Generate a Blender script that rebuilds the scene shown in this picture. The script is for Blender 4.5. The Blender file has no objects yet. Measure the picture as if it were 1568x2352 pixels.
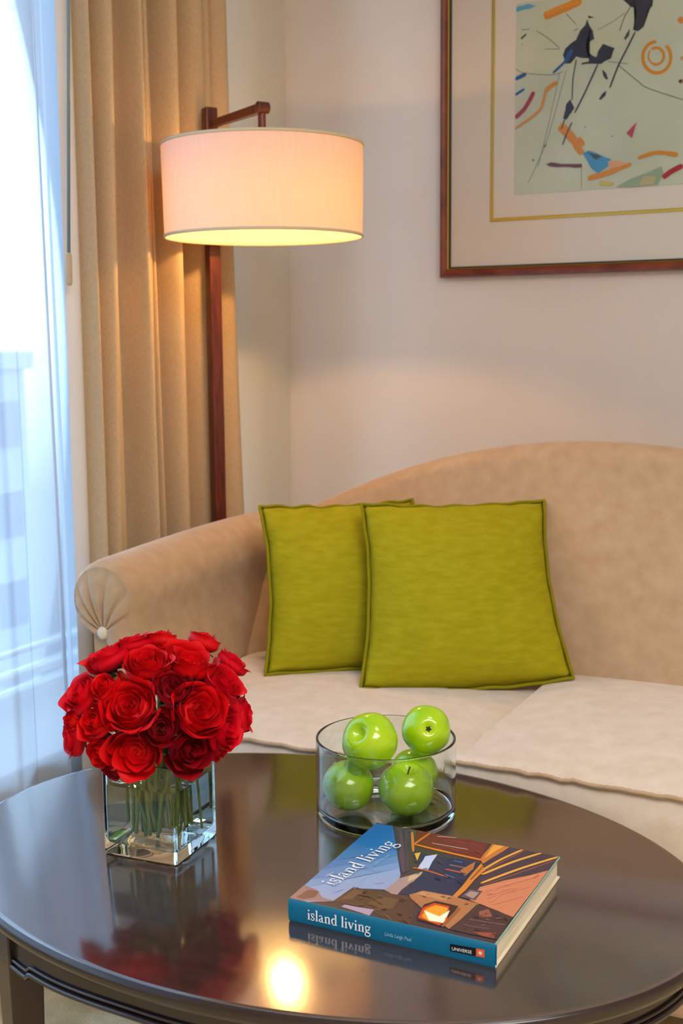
import bpy, bmesh, math, random
from math import sin, cos, pi, sqrt, radians, atan2, exp
from mathutils import Vector, Matrix, noise

scene = bpy.context.scene
COL = scene.collection
random.seed(7)

# ------------------------------------------------------------------ camera
cam_data = bpy.data.cameras.new('camera')
cam = bpy.data.objects.new('camera', cam_data)
COL.objects.link(cam)
cam_data.sensor_fit = 'VERTICAL'
cam_data.sensor_height = 36.0
cam_data.lens = 36.0 * 2758.0 / 2352.0
cam_data.clip_start = 0.05
PITCH, YAW, ROLL = radians(8.1), radians(27.0), radians(0.5)
fw = Vector((-sin(YAW) * cos(PITCH), cos(YAW) * cos(PITCH), -sin(PITCH)))
rt = Vector((cos(YAW), sin(YAW), 0))
up = rt.cross(fw)
rt2 = rt * cos(ROLL) - up * sin(ROLL)
up2 = up * cos(ROLL) + rt * sin(ROLL)
m = Matrix((rt2, up2, -fw)).transposed().to_4x4()
m.translation = Vector((0, 0, 1.11))
cam.matrix_world = m
cam_data.dof.use_dof = True
cam_data.dof.focus_distance = 1.55
cam_data.dof.aperture_fstop = 9.0
scene.camera = cam

# ------------------------------------------------------------------ render look
scene.view_settings.view_transform = 'Standard'
scene.view_settings.look = 'None'
scene.view_settings.exposure = 0.17
scene.view_settings.gamma = 1.0
scene.view_settings.use_curve_mapping = False
scene.cycles.max_bounces = 14
scene.cycles.diffuse_bounces = 5
scene.cycles.glossy_bounces = 5
scene.cycles.transmission_bounces = 12
scene.cycles.transparent_max_bounces = 16
scene.cycles.sample_clamp_indirect = 8.0
scene.cycles.use_denoising = True
scene.cycles.blur_glossy = 0.5

# ------------------------------------------------------------------ sky outside
world = bpy.data.worlds.new('sky')
scene.world = world
world.use_nodes = True
wn, wl = world.node_tree.nodes, world.node_tree.links
wn.clear()
w_out = wn.new('ShaderNodeOutputWorld')
w_bg = wn.new('ShaderNodeBackground')
w_bg.inputs['Strength'].default_value = 7
w_tc = wn.new('ShaderNodeTexCoord')
w_sep = wn.new('ShaderNodeSeparateXYZ')
w_ramp = wn.new('ShaderNodeValToRGB')
w_ramp.color_ramp.elements[0].position = 0.44
w_ramp.color_ramp.elements[0].color = (0.10, 0.16, 0.24, 1)
w_ramp.color_ramp.elements[1].position = 0.52
w_ramp.color_ramp.elements[1].color = (0.58, 0.79, 1.0, 1)
e = w_ramp.color_ramp.elements.new(1.0)
e.color = (0.42, 0.67, 1.0, 1)
w_map = wn.new('ShaderNodeMapRange')
w_map.inputs['From Min'].default_value = -1
w_map.inputs['From Max'].default_value = 1
wl.new(w_tc.outputs['Generated'], w_sep.inputs[0])
wl.new(w_sep.outputs['Z'], w_map.inputs['Value'])
wl.new(w_map.outputs[0], w_ramp.inputs[0])
wl.new(w_ramp.outputs[0], w_bg.inputs['Color'])
wl.new(w_bg.outputs[0], w_out.inputs['Surface'])


def area_light(name, loc, target, sx, sy, power, color, portal=False):
    d = bpy.data.lights.new(name, 'AREA')
    d.shape = 'RECTANGLE'
    d.size, d.size_y, d.energy, d.color = sx, sy, power, color
    o = bpy.data.objects.new(name, d)
    COL.objects.link(o)
    o.location = loc
    o.rotation_euler = (Vector(target) - Vector(loc)).to_track_quat('-Z', 'Y').to_euler()
    if portal:
        d.cycles.is_portal = True
    return o


# daylight enters by this window (portal only guides the sky's own light)
area_light('window_portal', (-2.10, 0.82, 1.34), (0, 0.82, 1.34), 3.6, 2.3, 1.0, (1, 1, 1), portal=True)
# added fill lights under the ceiling, without fixtures, to brighten the room
area_light('ceiling_fill', (1.1, -0.3, 2.56), (1.1, -0.3, 0), 1.6, 1.6, 76, (1.0, 0.975, 0.95))
area_light('ceiling_fill_rear', (0.2, 1.2, 2.57), (0.2, 1.2, 0), 0.5, 0.5, 6, (1.0, 0.97, 0.94))


# ------------------------------------------------------------------ materials
def lin(c):
    r = []
    for v in c:
        v /= 255.0
        r.append(v / 12.92 if v <= 0.04045 else ((v + 0.055) / 1.055) ** 2.4)
    return (r[0], r[1], r[2], 1.0)


def mat(name, rgb=(200, 200, 200), rough=0.5, metal=0.0, spec=0.5, **kw):
    mm = bpy.data.materials.new(name)
    mm.use_nodes = True
    b = mm.node_tree.nodes['Principled BSDF']
    b.inputs['Base Color'].default_value = lin(rgb)
    b.inputs['Roughness'].default_value = rough
    b.inputs['Metallic'].default_value = metal
    b.inputs['Specular IOR Level'].default_value = spec
    for k, v in kw.items():
        b.inputs[k.replace('_', ' ')].default_value = v
    return mm


def nodes(mm):
    return mm.node_tree.nodes, mm.node_tree.links, mm.node_tree.nodes['Principled BSDF']


def two_tone(mm, c1, c2, scale, detail=4, lo=0.35, hi=0.65, bump=0.0, bscale=None, stretch=(1, 1, 1), coords='Object', bdist=0.002):
    n, l, b = nodes(mm)
    tc = n.new('ShaderNodeTexCoord')
    mp = n.new('ShaderNodeMapping')
    mp.inputs['Scale'].default_value = stretch
    l.new(tc.outputs[coords], mp.inputs[0])
    t = n.new('ShaderNodeTexNoise')
    t.inputs['Scale'].default_value = scale
    t.inputs['Detail'].default_value = detail
    l.new(mp.outputs[0], t.inputs['Vector'])
    r = n.new('ShaderNodeValToRGB')
    r.color_ramp.elements[0].position = lo
    r.color_ramp.elements[0].color = lin(c1)
    r.color_ramp.elements[1].position = hi
    r.color_ramp.elements[1].color = lin(c2)
    l.new(t.outputs['Fac'], r.inputs[0])
    l.new(r.outputs[0], b.inputs['Base Color'])
    if bump:
        t2 = n.new('ShaderNodeTexNoise')
        t2.inputs['Scale'].default_value = bscale or scale
        t2.inputs['Detail'].default_value = 3
        l.new(mp.outputs[0], t2.inputs['Vector'])
        bp = n.new('ShaderNodeBump')
        bp.inputs['Strength'].default_value = bump
        bp.inputs['Distance'].default_value = bdist
        l.new(t2.outputs['Fac'], bp.inputs['Height'])
        l.new(bp.outputs[0], b.inputs['Normal'])
    return mm


M = {}
M['wall'] = two_tone(mat('wall_paint', (222, 213, 204), 0.75, spec=0.2), (221, 212, 203), (224, 215, 206), 6)
M['wall_side'] = mat('side_wall_paint', (216, 212, 200), 0.7, spec=0.25)
M['ceiling'] = mat('ceiling_paint', (235, 230, 224), 0.8, spec=0.2)
M['carpet'] = two_tone(mat('carpet', (190, 165, 120), 0.95, spec=0.1), (204, 176, 124), (238, 220, 180), 9, 6, 0.38, 0.62, 0.6, 350, bdist=0.004)
M['white_frame'] = mat('window_frame_paint', (225, 228, 232), 0.4)
M['curtain'] = two_tone(mat('curtain_cloth', (196, 170, 136), 0.85, spec=0.15), (190, 164, 130), (202, 176, 143), 300, 3, 0.3, 0.7, 0.2, 700, (1, 1, 0.5), bdist=0.0008)
M['lining'] = mat('curtain_lining_cloth', (226, 222, 220), 0.8, spec=0.2)
M['wand'] = mat('wand_metal', (120, 140, 148), 0.4, 0.3)
M['wand_grip'] = mat('wand_grip', (190, 170, 140), 0.5)
M['mahogany'] = two_tone(mat('mahogany', (84, 34, 24), 0.32), (70, 26, 20), (108, 46, 30), 26, 4, 0.3, 0.7, stretch=(6, 6, 0.6))
M['frame_wood'] = two_tone(mat('frame_wood', (110, 48, 30), 0.28), (98, 40, 26), (134, 62, 40), 20, 3, 0.3, 0.7)
M['gold'] = mat('gold_leaf', (214, 178, 76), 0.28, 1.0)
M['gold_paint'] = mat('gold_fillet', (212, 186, 72), 0.35, 0.5)
M['black'] = mat('black_lacquer', (26, 26, 22), 0.35)
M['mat_board'] = mat('mat_board', (226, 217, 204), 0.8, spec=0.2)
M['print'] = two_tone(mat('print_paper', (196, 203, 180), 0.6, spec=0.3), (192, 199, 174), (204, 211, 188), 5)
M['sofa'] = two_tone(mat('sofa_velvet', (196, 166, 132), 0.8, spec=0.15), (178, 146, 113), (190, 160, 127), 30, 6, 0.3, 0.7, 0.10, 300)
M['sofa'].node_tree.nodes['Principled BSDF'].inputs['Sheen Weight'].default_value = 0.5
M['sofa'].node_tree.nodes['Principled BSDF'].inputs['Sheen Roughness'].default_value = 0.4
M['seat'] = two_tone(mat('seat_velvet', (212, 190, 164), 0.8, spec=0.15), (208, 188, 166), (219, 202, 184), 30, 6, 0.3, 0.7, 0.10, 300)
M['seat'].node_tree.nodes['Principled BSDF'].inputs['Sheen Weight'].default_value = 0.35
M['button'] = mat('button_cloth', (222, 206, 180), 0.7)
M['pillow'] = two_tone(mat('green_linen', (160, 150, 30), 0.9, spec=0.1), (150, 141, 16), (165, 156, 28), 30, 8, 0.3, 0.7, 0.3, 620, (1, 1, 4.0), bdist=0.0008)
M['piping'] = mat('green_piping', (134, 126, 10), 0.85, spec=0.15)
M['table'] = two_tone(mat('dark_lacquer', (46, 31, 28), 0.115, spec=0.5), (56, 40, 36), (66, 48, 43), 14, 5, 0.35, 0.65, stretch=(1, 9, 1))
M['table'].node_tree.nodes['Principled BSDF'].inputs['IOR'].default_value = 2.9
M['table_side'] = mat('dark_lacquer_side', (40, 28, 25), 0.22, spec=0.6)
M['steel'] = mat('satin_steel', (170, 165, 155), 0.35, 1.0)
M['page'] = two_tone(mat('paper', (226, 214, 186), 0.8, spec=0.2), (206, 192, 160), (236, 226, 202), 500, 2, 0.3, 0.7, stretch=(0.02, 0.02, 1))
M['cover_board'] = mat('cover_board', (66, 50, 56), 0.22)
M['spine'] = mat('spine_paper', (0, 104, 140), 0.28)
M['cover_edge'] = mat('cover_edge', (138, 172, 156), 0.35)
M['white_ink'] = mat('white_ink', (236, 240, 244), 0.4)
M['pale_ink'] = mat('pale_ink', (150, 190, 205), 0.4)
M['black_ink'] = mat('black_ink', (14, 14, 18), 0.35)
M['orange_ink'] = mat('orange_ink', (226, 96, 40), 0.35)
M['stem'] = two_tone(mat('rose_stem', (124, 150, 56), 0.5), (110, 146, 44), (164, 158, 76), 40, 3)
M['leaf'] = two_tone(mat('rose_leaf', (38, 64, 26), 0.5), (28, 50, 20), (52, 84, 34), 40, 3)
M['apple_stem'] = mat('apple_stem', (86, 66, 34), 0.7)
M['calyx'] = mat('apple_calyx', (52, 44, 22), 0.85)
M['socket'] = mat('lamp_socket', (200, 190, 170), 0.4, 0.6)

# apple skin: green with pale dots
ap = mat('apple_skin', (112, 172, 12), 0.16, spec=0.55)
n, l, b = nodes(ap)
tc = n.new('ShaderNodeTexCoord')
tn = n.new('ShaderNodeTexNoise'); tn.inputs['Scale'].default_value = 22; tn.inputs['Detail'].default_value = 3
l.new(tc.outputs['Object'], tn.inputs['Vector'])
rr = n.new('ShaderNodeValToRGB')
rr.color_ramp.elements[0].position = 0.3; rr.color_ramp.elements[0].color = lin((140, 196, 4))
rr.color_ramp.elements[1].position = 0.75; rr.color_ramp.elements[1].color = lin((184, 216, 16))
l.new(tn.outputs['Fac'], rr.inputs[0])
vo = n.new('ShaderNodeTexVoronoi'); vo.inputs['Scale'].default_value = 150
l.new(tc.outputs['Object'], vo.inputs['Vector'])
mr = n.new('ShaderNodeMapRange'); mr.inputs['From Min'].default_value = 0.08; mr.inputs['From Max'].default_value = 0.16
mr.inputs['To Min'].default_value = 0.5; mr.inputs['To Max'].default_value = 0.0
l.new(vo.outputs['Distance'], mr.inputs['Value'])
mx = n.new('ShaderNodeMixRGB'); mx.inputs['Color2'].default_value = lin((196, 214, 110))
l.new(mr.outputs[0], mx.inputs['Fac']); l.new(rr.outputs[0], mx.inputs['Color1']); l.new(mx.outputs[0], b.inputs['Base Color'])
b.inputs['Coat Weight'].default_value = 0.3
b.inputs['Coat Roughness'].default_value = 0.05
M['apple'] = ap

# rose petals
def petal_mat(name, c1, c2):
    mm = two_tone(mat(name, c1, 0.55, spec=0.2), c1, c2, 60, 3, 0.3, 0.7)
    bb = mm.node_tree.nodes['Principled BSDF']
    bb.inputs['Sheen Weight'].default_value = 0.08
    bb.inputs['Sheen Tint'].default_value = (1.0, 0.15, 0.25, 1)
    bb.inputs['Subsurface Weight'].default_value = 0.0
    return mm
M['petal'] = petal_mat('rose_petal', (196, 0, 6), (230, 3, 12))
M['petal_dark'] = petal_mat('rose_petal_dark', (124, 0, 12), (160, 0, 16))
M['petal_pink'] = petal_mat('rose_petal_pink', (200, 0, 18), (226, 4, 34))


def cloth_mix(name, rgb, transp, transl, scale=0.0, through=None):
    mm = bpy.data.materials.new(name)
    mm.use_nodes = True
    n, l = mm.node_tree.nodes, mm.node_tree.links
    n.clear()
    out = n.new('ShaderNodeOutputMaterial')
    df = n.new('ShaderNodeBsdfDiffuse'); df.inputs['Color'].default_value = lin(rgb)
    tr = n.new('ShaderNodeBsdfTranslucent'); tr.inputs['Color'].default_value = lin(through or rgb)
    tp = n.new('ShaderNodeBsdfTransparent')
    m1 = n.new('ShaderNodeMixShader'); m1.inputs[0].default_value = transl
    m2 = n.new('ShaderNodeMixShader'); m2.inputs[0].default_value = transp
    l.new(df.outputs[0], m1.inputs[1]); l.new(tr.outputs[0], m1.inputs[2])
    l.new(m1.outputs[0], m2.inputs[1]); l.new(tp.outputs[0], m2.inputs[2])
    l.new(m2.outputs[0], out.inputs['Surface'])
    if scale:
        tc = n.new('ShaderNodeTexCoord')
        mp = n.new('ShaderNodeMapping'); mp.inputs['Scale'].default_value = (1, 1, 0.06)
        nz = n.new('ShaderNodeTexNoise'); nz.inputs['Scale'].default_value = scale; nz.inputs['Detail'].default_value = 3
        rp = n.new('ShaderNodeValToRGB')
        c = lin(rgb)
        rp.color_ramp.elements[0].position = 0.3; rp.color_ramp.elements[0].color = (c[0] * .94, c[1] * .93, c[2] * .91, 1)
        rp.color_ramp.elements[1].position = 0.7; rp.color_ramp.elements[1].color = c
        l.new(tc.outputs['Object'], mp.inputs[0]); l.new(mp.outputs[0], nz.inputs['Vector'])
        l.new(nz.outputs['Fac'], rp.inputs[0]); l.new(rp.outputs[0], df.inputs['Color'])
    return mm


M['sheer'] = cloth_mix('sheer_voile', (206, 215, 228), 0.24, 0.46)
M['shade'] = cloth_mix('lamp_shade_linen', (208, 209, 213), 0.0, 0.23, 330, (255, 198, 90))
M['shade_trim'] = mat('lamp_shade_trim', (214, 196, 164), 0.8, spec=0.2)


def glass(name, rgb, ior, rough=0.0):
    mm = bpy.data.materials.new(name)
    mm.use_nodes = True
    n, l = mm.node_tree.nodes, mm.node_tree.links
    n.clear()
    out = n.new('ShaderNodeOutputMaterial')
    g = n.new('ShaderNodeBsdfGlass')
    g.inputs['Color'].default_value = lin(rgb)
    g.inputs['IOR'].default_value = ior
    g.inputs['Roughness'].default_value = rough
    l.new(g.outputs[0], out.inputs['Surface'])
    return mm


def thin_glass(name, rgb, ior=1.45, rough=0.0):
    mm = bpy.data.materials.new(name)
    mm.use_nodes = True
    n, l = mm.node_tree.nodes, mm.node_tree.links
    n.clear()
    out = n.new('ShaderNodeOutputMaterial')
    t = n.new('ShaderNodeBsdfTransparent'); t.inputs['Color'].default_value = lin(rgb)
    g = n.new('ShaderNodeBsdfGlossy'); g.inputs['Roughness'].default_value = rough
    f = n.new('ShaderNodeFresnel'); f.inputs['IOR'].default_value = ior
    mx = n.new('ShaderNodeMixShader')
    l.new(f.outputs[0], mx.inputs[0]); l.new(t.outputs[0], mx.inputs[1]); l.new(g.outputs[0], mx.inputs[2])
    l.new(mx.outputs[0], out.inputs['Surface'])
    return mm


M['glass'] = glass('clear_glass', (250, 253, 253), 1.45)
M['water'] = glass('clear_water', (252, 254, 252), 1.33)
M['pane'] = thin_glass('window_glass', (246, 250, 252), 1.3)

M['picture_glass'] = thin_glass('picture_glass', (255, 255, 255), 1.3, 0.15)

bulb_m = bpy.data.materials.new('bulb_glow')
bulb_m.use_nodes = True
bn = bulb_m.node_tree.nodes; bn.clear()
bo = bn.new('ShaderNodeOutputMaterial'); be = bn.new('ShaderNodeEmission')
be.inputs['Color'].default_value = (1.0, 0.53, 0.16, 1); be.inputs['Strength'].default_value = 640
bulb_m.node_tree.links.new(be.outputs[0], bo.inputs['Surface'])
M['bulb'] = bulb_m


def ink(rgb):
    k = 'ink_%d_%d_%d' % tuple(rgb)
    if k not in M:
        M[k] = mat('printed_ink', rgb, 0.3, spec=0.4)
    return M[k]


# printed shapes: ('P', colour, outline) and ('L', colour, width, path), metres on the sheet
ART = [('P', (92, 168, 200), [(-0.0041, 0.4537), (0.0303, 0.4572), (0.0517, 0.4506), (0.0348, 0.4449), (-0.0039, 0.4419)]), ('L', (214, 140, 10), 0.0204, [(0.0713, 0.4227), (0.0986, 0.4291), (0.1318, 0.4385), (0.1647, 0.4489)]), ('L', (226, 150, 30), 0.0115, [(0.0754, 0.4281), (0.1193, 0.4401), (0.1606, 0.4471)]), ('L', (214, 140, 10), 0.008, [(0.3476, 0.3319), (0.3377, 0.331), (0.3289, 0.3269), (0.322, 0.3199), (0.3177, 0.3106), (0.3164, 0.2999), (0.3182, 0.2889), (0.323, 0.2785), (0.3302, 0.2699), (0.3393, 0.2637), (0.3493, 0.2606), (0.3593, 0.2608), (0.3683, 0.2643), (0.3756, 0.2708), (0.3804, 0.2796), (0.3823, 0.29), (0.3812, 0.3009), (0.3771, 0.3114), (0.3704, 0.3205)]), ('L', (214, 140, 10), 0.0067, [(0.3368, 0.3155), (0.3404, 0.3172), (0.3445, 0.318), (0.3486, 0.3177), (0.3528, 0.3164), (0.3567, 0.3142), (0.3601, 0.3112), (0.3628, 0.3075), (0.3647, 0.3033), (0.3658, 0.2989), (0.3658, 0.2945), (0.3649, 0.2903), (0.3631, 0.2866), (0.3604, 0.2836), (0.3571, 0.2814), (0.3532, 0.2801), (0.3491, 0.2799), (0.3449, 0.2807), (0.3409, 0.2825)]), ('L', (205, 140, 40), 0.0044, [(0.3409, 0.2825), (0.3391, 0.2836), (0.3375, 0.2849), (0.336, 0.2863), (0.3346, 0.2879), (0.3334, 0.2896), (0.3323, 0.2914), (0.3315, 0.2933), (0.3307, 0.2953), (0.3302, 0.2973), (0.3299, 0.2993), (0.3298, 0.3013), (0.3299, 0.3033), (0.3302, 0.3052), (0.3306, 0.3071), (0.3313, 0.3089), (0.3322, 0.3106), (0.3332, 0.3121), (0.3344, 0.3135)]), ('L', (96, 100, 96), 0.0013, [(0.1304, 0.2907), (0.0986, 0.1752), (0.0783, 0.1128), (0.0363, 0.0267)]), ('L', (96, 100, 96), 0.0013, [(0.1137, 0.2846), (0.0861, 0.1603), (0.0618, 0.0656)]), ('L', (96, 100, 96), 0.0018, [(0.2577, 0.2889), (0.3068, 0.2454), (0.331, 0.2277), (0.4131, 0.1932)]), ('L', (96, 100, 96), 0.0013, [(0.0526, 0.3917), (0.0827, 0.3705), (0.1126, 0.3435)]), ('L', (96, 100, 96), 0.0013, [(0.0746, 0.3459), (0.1127, 0.3416)]), ('L', (96, 100, 96), 0.0013, [(0.0139, 0.3982), (0.0354, 0.3965)]), ('L', (96, 100, 96), 0.0013, [(0.2071, 0.3753), (0.2432, 0.3901), (0.2709, 0.4057)]), ('L', (36, 38, 54), 0.0018, [(0.2598, 0.3671), (0.271, 0.3981), (0.2845, 0.4172)]), ('L', (96, 100, 96), 0.0013, [(-0.0023, 0.3086), (0.0239, 0.2939), (0.0926, 0.2828), (0.122, 0.2876)]), ('L', (96, 100, 96), 0.0009, [(0.1725, 0.0578), (0.1735, 0.0058)]), ('L', (96, 100, 96), 0.0013, [(0.128, 0.4216), (0.1534, 0.3933)]), ('L', (96, 100, 96), 0.0013, [(0.2332, 0.2992), (0.2818, 0.2882)]), ('P', (36, 38, 54), [(0.18, 0.4036), (0.1873, 0.3853), (0.1949, 0.3729), (0.1986, 0.3551), (0.1913, 0.3521), (0.179, 0.3477), (0.1772, 0.3363), (0.1878, 0.3215), (0.2044, 0.312), (0.2102, 0.3287), (0.2201, 0.3411), (0.2365, 0.3335), (0.2487, 0.3283), (0.2411, 0.3061), (0.225, 0.3001), (0.217, 0.2952), (0.1842, 0.2987), (0.188, 0.3118), (0.1674, 0.3141), (0.1548, 0.3193), (0.1426, 0.3051), (0.1301, 0.3044), (0.1213, 0.3269), (0.1273, 0.3419), (0.1417, 0.352), (0.1541, 0.3583), (0.162, 0.3768), (0.1761, 0.3905)]), ('P', (36, 38, 54), [(0.2661, 0.4366), (0.3373, 0.4274), (0.3358, 0.4126), (0.3242, 0.4066), (0.3173, 0.3698), (0.3038, 0.36), (0.2918, 0.3652), (0.295, 0.3914), (0.3005, 0.4115), (0.2824, 0.4194), (0.2783, 0.4275)]), ('P', (36, 38, 54), [(0.1421, 0.2207), (0.1522, 0.1981), (0.1407, 0.1834), (0.1325, 0.1722), (0.124, 0.1769), (0.13, 0.1962), (0.1318, 0.2099)]), ('L', (36, 38, 54), 0.004, [(0.2978, 0.3607), (0.2769, 0.3213), (0.2578, 0.285), (0.2387, 0.2368)]), ('L', (36, 38, 54), 0.0027, [(0.155, 0.3115), (0.1475, 0.2654), (0.1463, 0.2184)]), ('L', (36, 38, 54), 0.004, [(0.2088, 0.296), (0.1773, 0.2311), (0.1532, 0.1862)]), ('L', (36, 38, 54), 0.0044, [(0.1676, 0.3004), (0.1882, 0.3021)]), ('P', (36, 38, 54), [(0.2315, 0.2317), (0.2289, 0.2203), (0.2168, 0.2109), (0.2131, 0.2136), (0.2206, 0.225)]), ('P', (40, 50, 50), [(0.2193, 0.2821), (0.2289, 0.2726), (0.2349, 0.2581), (0.2293, 0.2579), (0.2225, 0.2675)]), ('P', (60, 66, 66), [(0.2845, 0.3699), (0.2825, 0.353), (0.2748, 0.3436), (0.2707, 0.3479), (0.2768, 0.3594)]), ('P', (36, 38, 54), [(0.0278, 0.3887), (0.0262, 0.3829), (0.0134, 0.3745), (0.0141, 0.3804)]), ('P', (36, 38, 54), [(0.1433, 0.379), (0.1577, 0.385), (0.1557, 0.3814)]), ('P', (36, 38, 54), [(0.1819, 0.411), (0.1983, 0.4051), (0.184, 0.4042)]), ('L', (10, 84, 150), 0.0107, [(0.1441, 0.3361), (0.1259, 0.3069)]), ('L', (10, 84, 150), 0.0062, [(0.13, 0.3123), (0.0968, 0.2863)]), ('L', (10, 84, 150), 0.0098, [(-0.0011, 0.2813), (0.0283, 0.2915)]), ('L', (10, 84, 150), 0.0062, [(-0.0006, 0.2435), (0.0244, 0.2559)]), ('L', (165, 30, 48), 0.0107, [(0.0487, 0.2467), (0.0378, 0.2266), (0.0229, 0.2059), (0.0001, 0.1878)]), ('L', (214, 140, 10), 0.0107, [(0.1077, 0.2635), (0.0888, 0.2535), (0.0783, 0.2447)]), ('L', (214, 140, 10), 0.0062, [(0.0783, 0.2447), (0.0744, 0.2252), (0.0649, 0.2021), (0.0384, 0.1824), (0.0004, 0.1615)]), ('L', (214, 140, 10), 0.0204, [(0.1158, 0.1597), (0.1373, 0.14), (0.1545, 0.1188)]), ('L', (214, 140, 10), 0.0151, [(0.1524, 0.1209), (0.1632, 0.1022), (0.1752, 0.0874)]), ('L', (214, 140, 10), 0.0133, [(0.1627, 0.126), (0.1777, 0.107)]), ('L', (36, 38, 54), 0.0031, [(0.1473, 0.165), (0.1332, 0.1364), (0.1243, 0.1124)]), ('L', (36, 38, 54), 0.0027, [(0.1303, 0.1803), (0.1211, 0.1513)]), ('P', (66, 150, 196), [(0.1752, 0.0894), (0.1925, 0.094), (0.2466, 0.0702), (0.2388, 0.0531), (0.2144, 0.0389), (0.1976, 0.052)]), ('P', (70, 80, 84), [(0.1822, 0.0936), (0.2239, 0.0778), (0.2075, 0.0711)]), ('P', (220, 170, 120), [(0.2385, 0.0649), (0.2671, 0.0648), (0.2835, 0.0558), (0.2431, 0.0449)]), ('L', (214, 140, 10), 0.0133, [(0.1898, 0.0279), (0.231, 0.0358), (0.2635, 0.0454)]), ('L', (214, 140, 10), 0.0098, [(0.2595, 0.0437), (0.2957, 0.0549)]), ('L', (214, 140, 10), 0.0089, [(0.3114, 0.0674), (0.351, 0.0768), (0.3786, 0.074)]), ('L', (214, 140, 10), 0.0107, [(0.3766, 0.0741), (0.4061, 0.0681)]), ('P', (110, 52, 66), [(0.0832, 0.0701), (0.096, 0.0733), (0.1744, 0.0636), (0.1746, 0.0556), (0.1261, 0.0598), (0.0919, 0.0643)]), ('P', (190, 60, 90), [(0.3072, 0.1511), (0.2961, 0.1152), (0.2817, 0.1281)]), ('P', (150, 172, 140), [(0.2604, 0.0034), (0.3677, 0.0439), (0.373, 0.0242), (0.361, 0.0025)]), ('P', (190, 178, 130), [(0.3246, 0.0236), (0.3564, 0.0222), (0.349, 0.0033), (0.3171, 0.0038)]), ('L', (176, 22, 36), 0.0124, [(0.3724, 0.0173), (0.3916, 0.0306), (0.4178, 0.0423)]), ('P', (200, 190, 80), [(0.219, 0.0208), (0.2561, 0.0124), (0.2481, 0.0058), (0.2213, 0.0087)]), ('L', (214, 140, 10), 0.0151, [(0.4075, 0.3776), (0.3989, 0.3693)]), ('L', (214, 140, 10), 0.0071, [(0.4102, 0.2876), (0.4056, 0.2874)]), ('L', (120, 50, 66), 0.008, [(0.4119, 0.2348), (0.4029, 0.2365)]), ('P', (96, 100, 96), [(0.1781, 0.1525), (0.1823, 0.1505), (0.179, 0.1484)]), ('P', (96, 100, 96), [(0.2453, 0.1252), (0.2519, 0.1235), (0.2454, 0.1217)]), ('P', (96, 100, 96), [(0.0476, 0.0849), (0.0529, 0.0816), (0.0486, 0.0779)]), ('P', (96, 100, 96), [(0.0761, 0.115), (0.0851, 0.1171), (0.0792, 0.1095)]), ('P', (96, 100, 96), [(0.1629, 0.1181), (0.1662, 0.1178), (0.1647, 0.114)]), ('P', (96, 100, 96), [(0.0165, 0.3643), (0.0196, 0.3627), (0.017, 0.3606)])]

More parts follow.
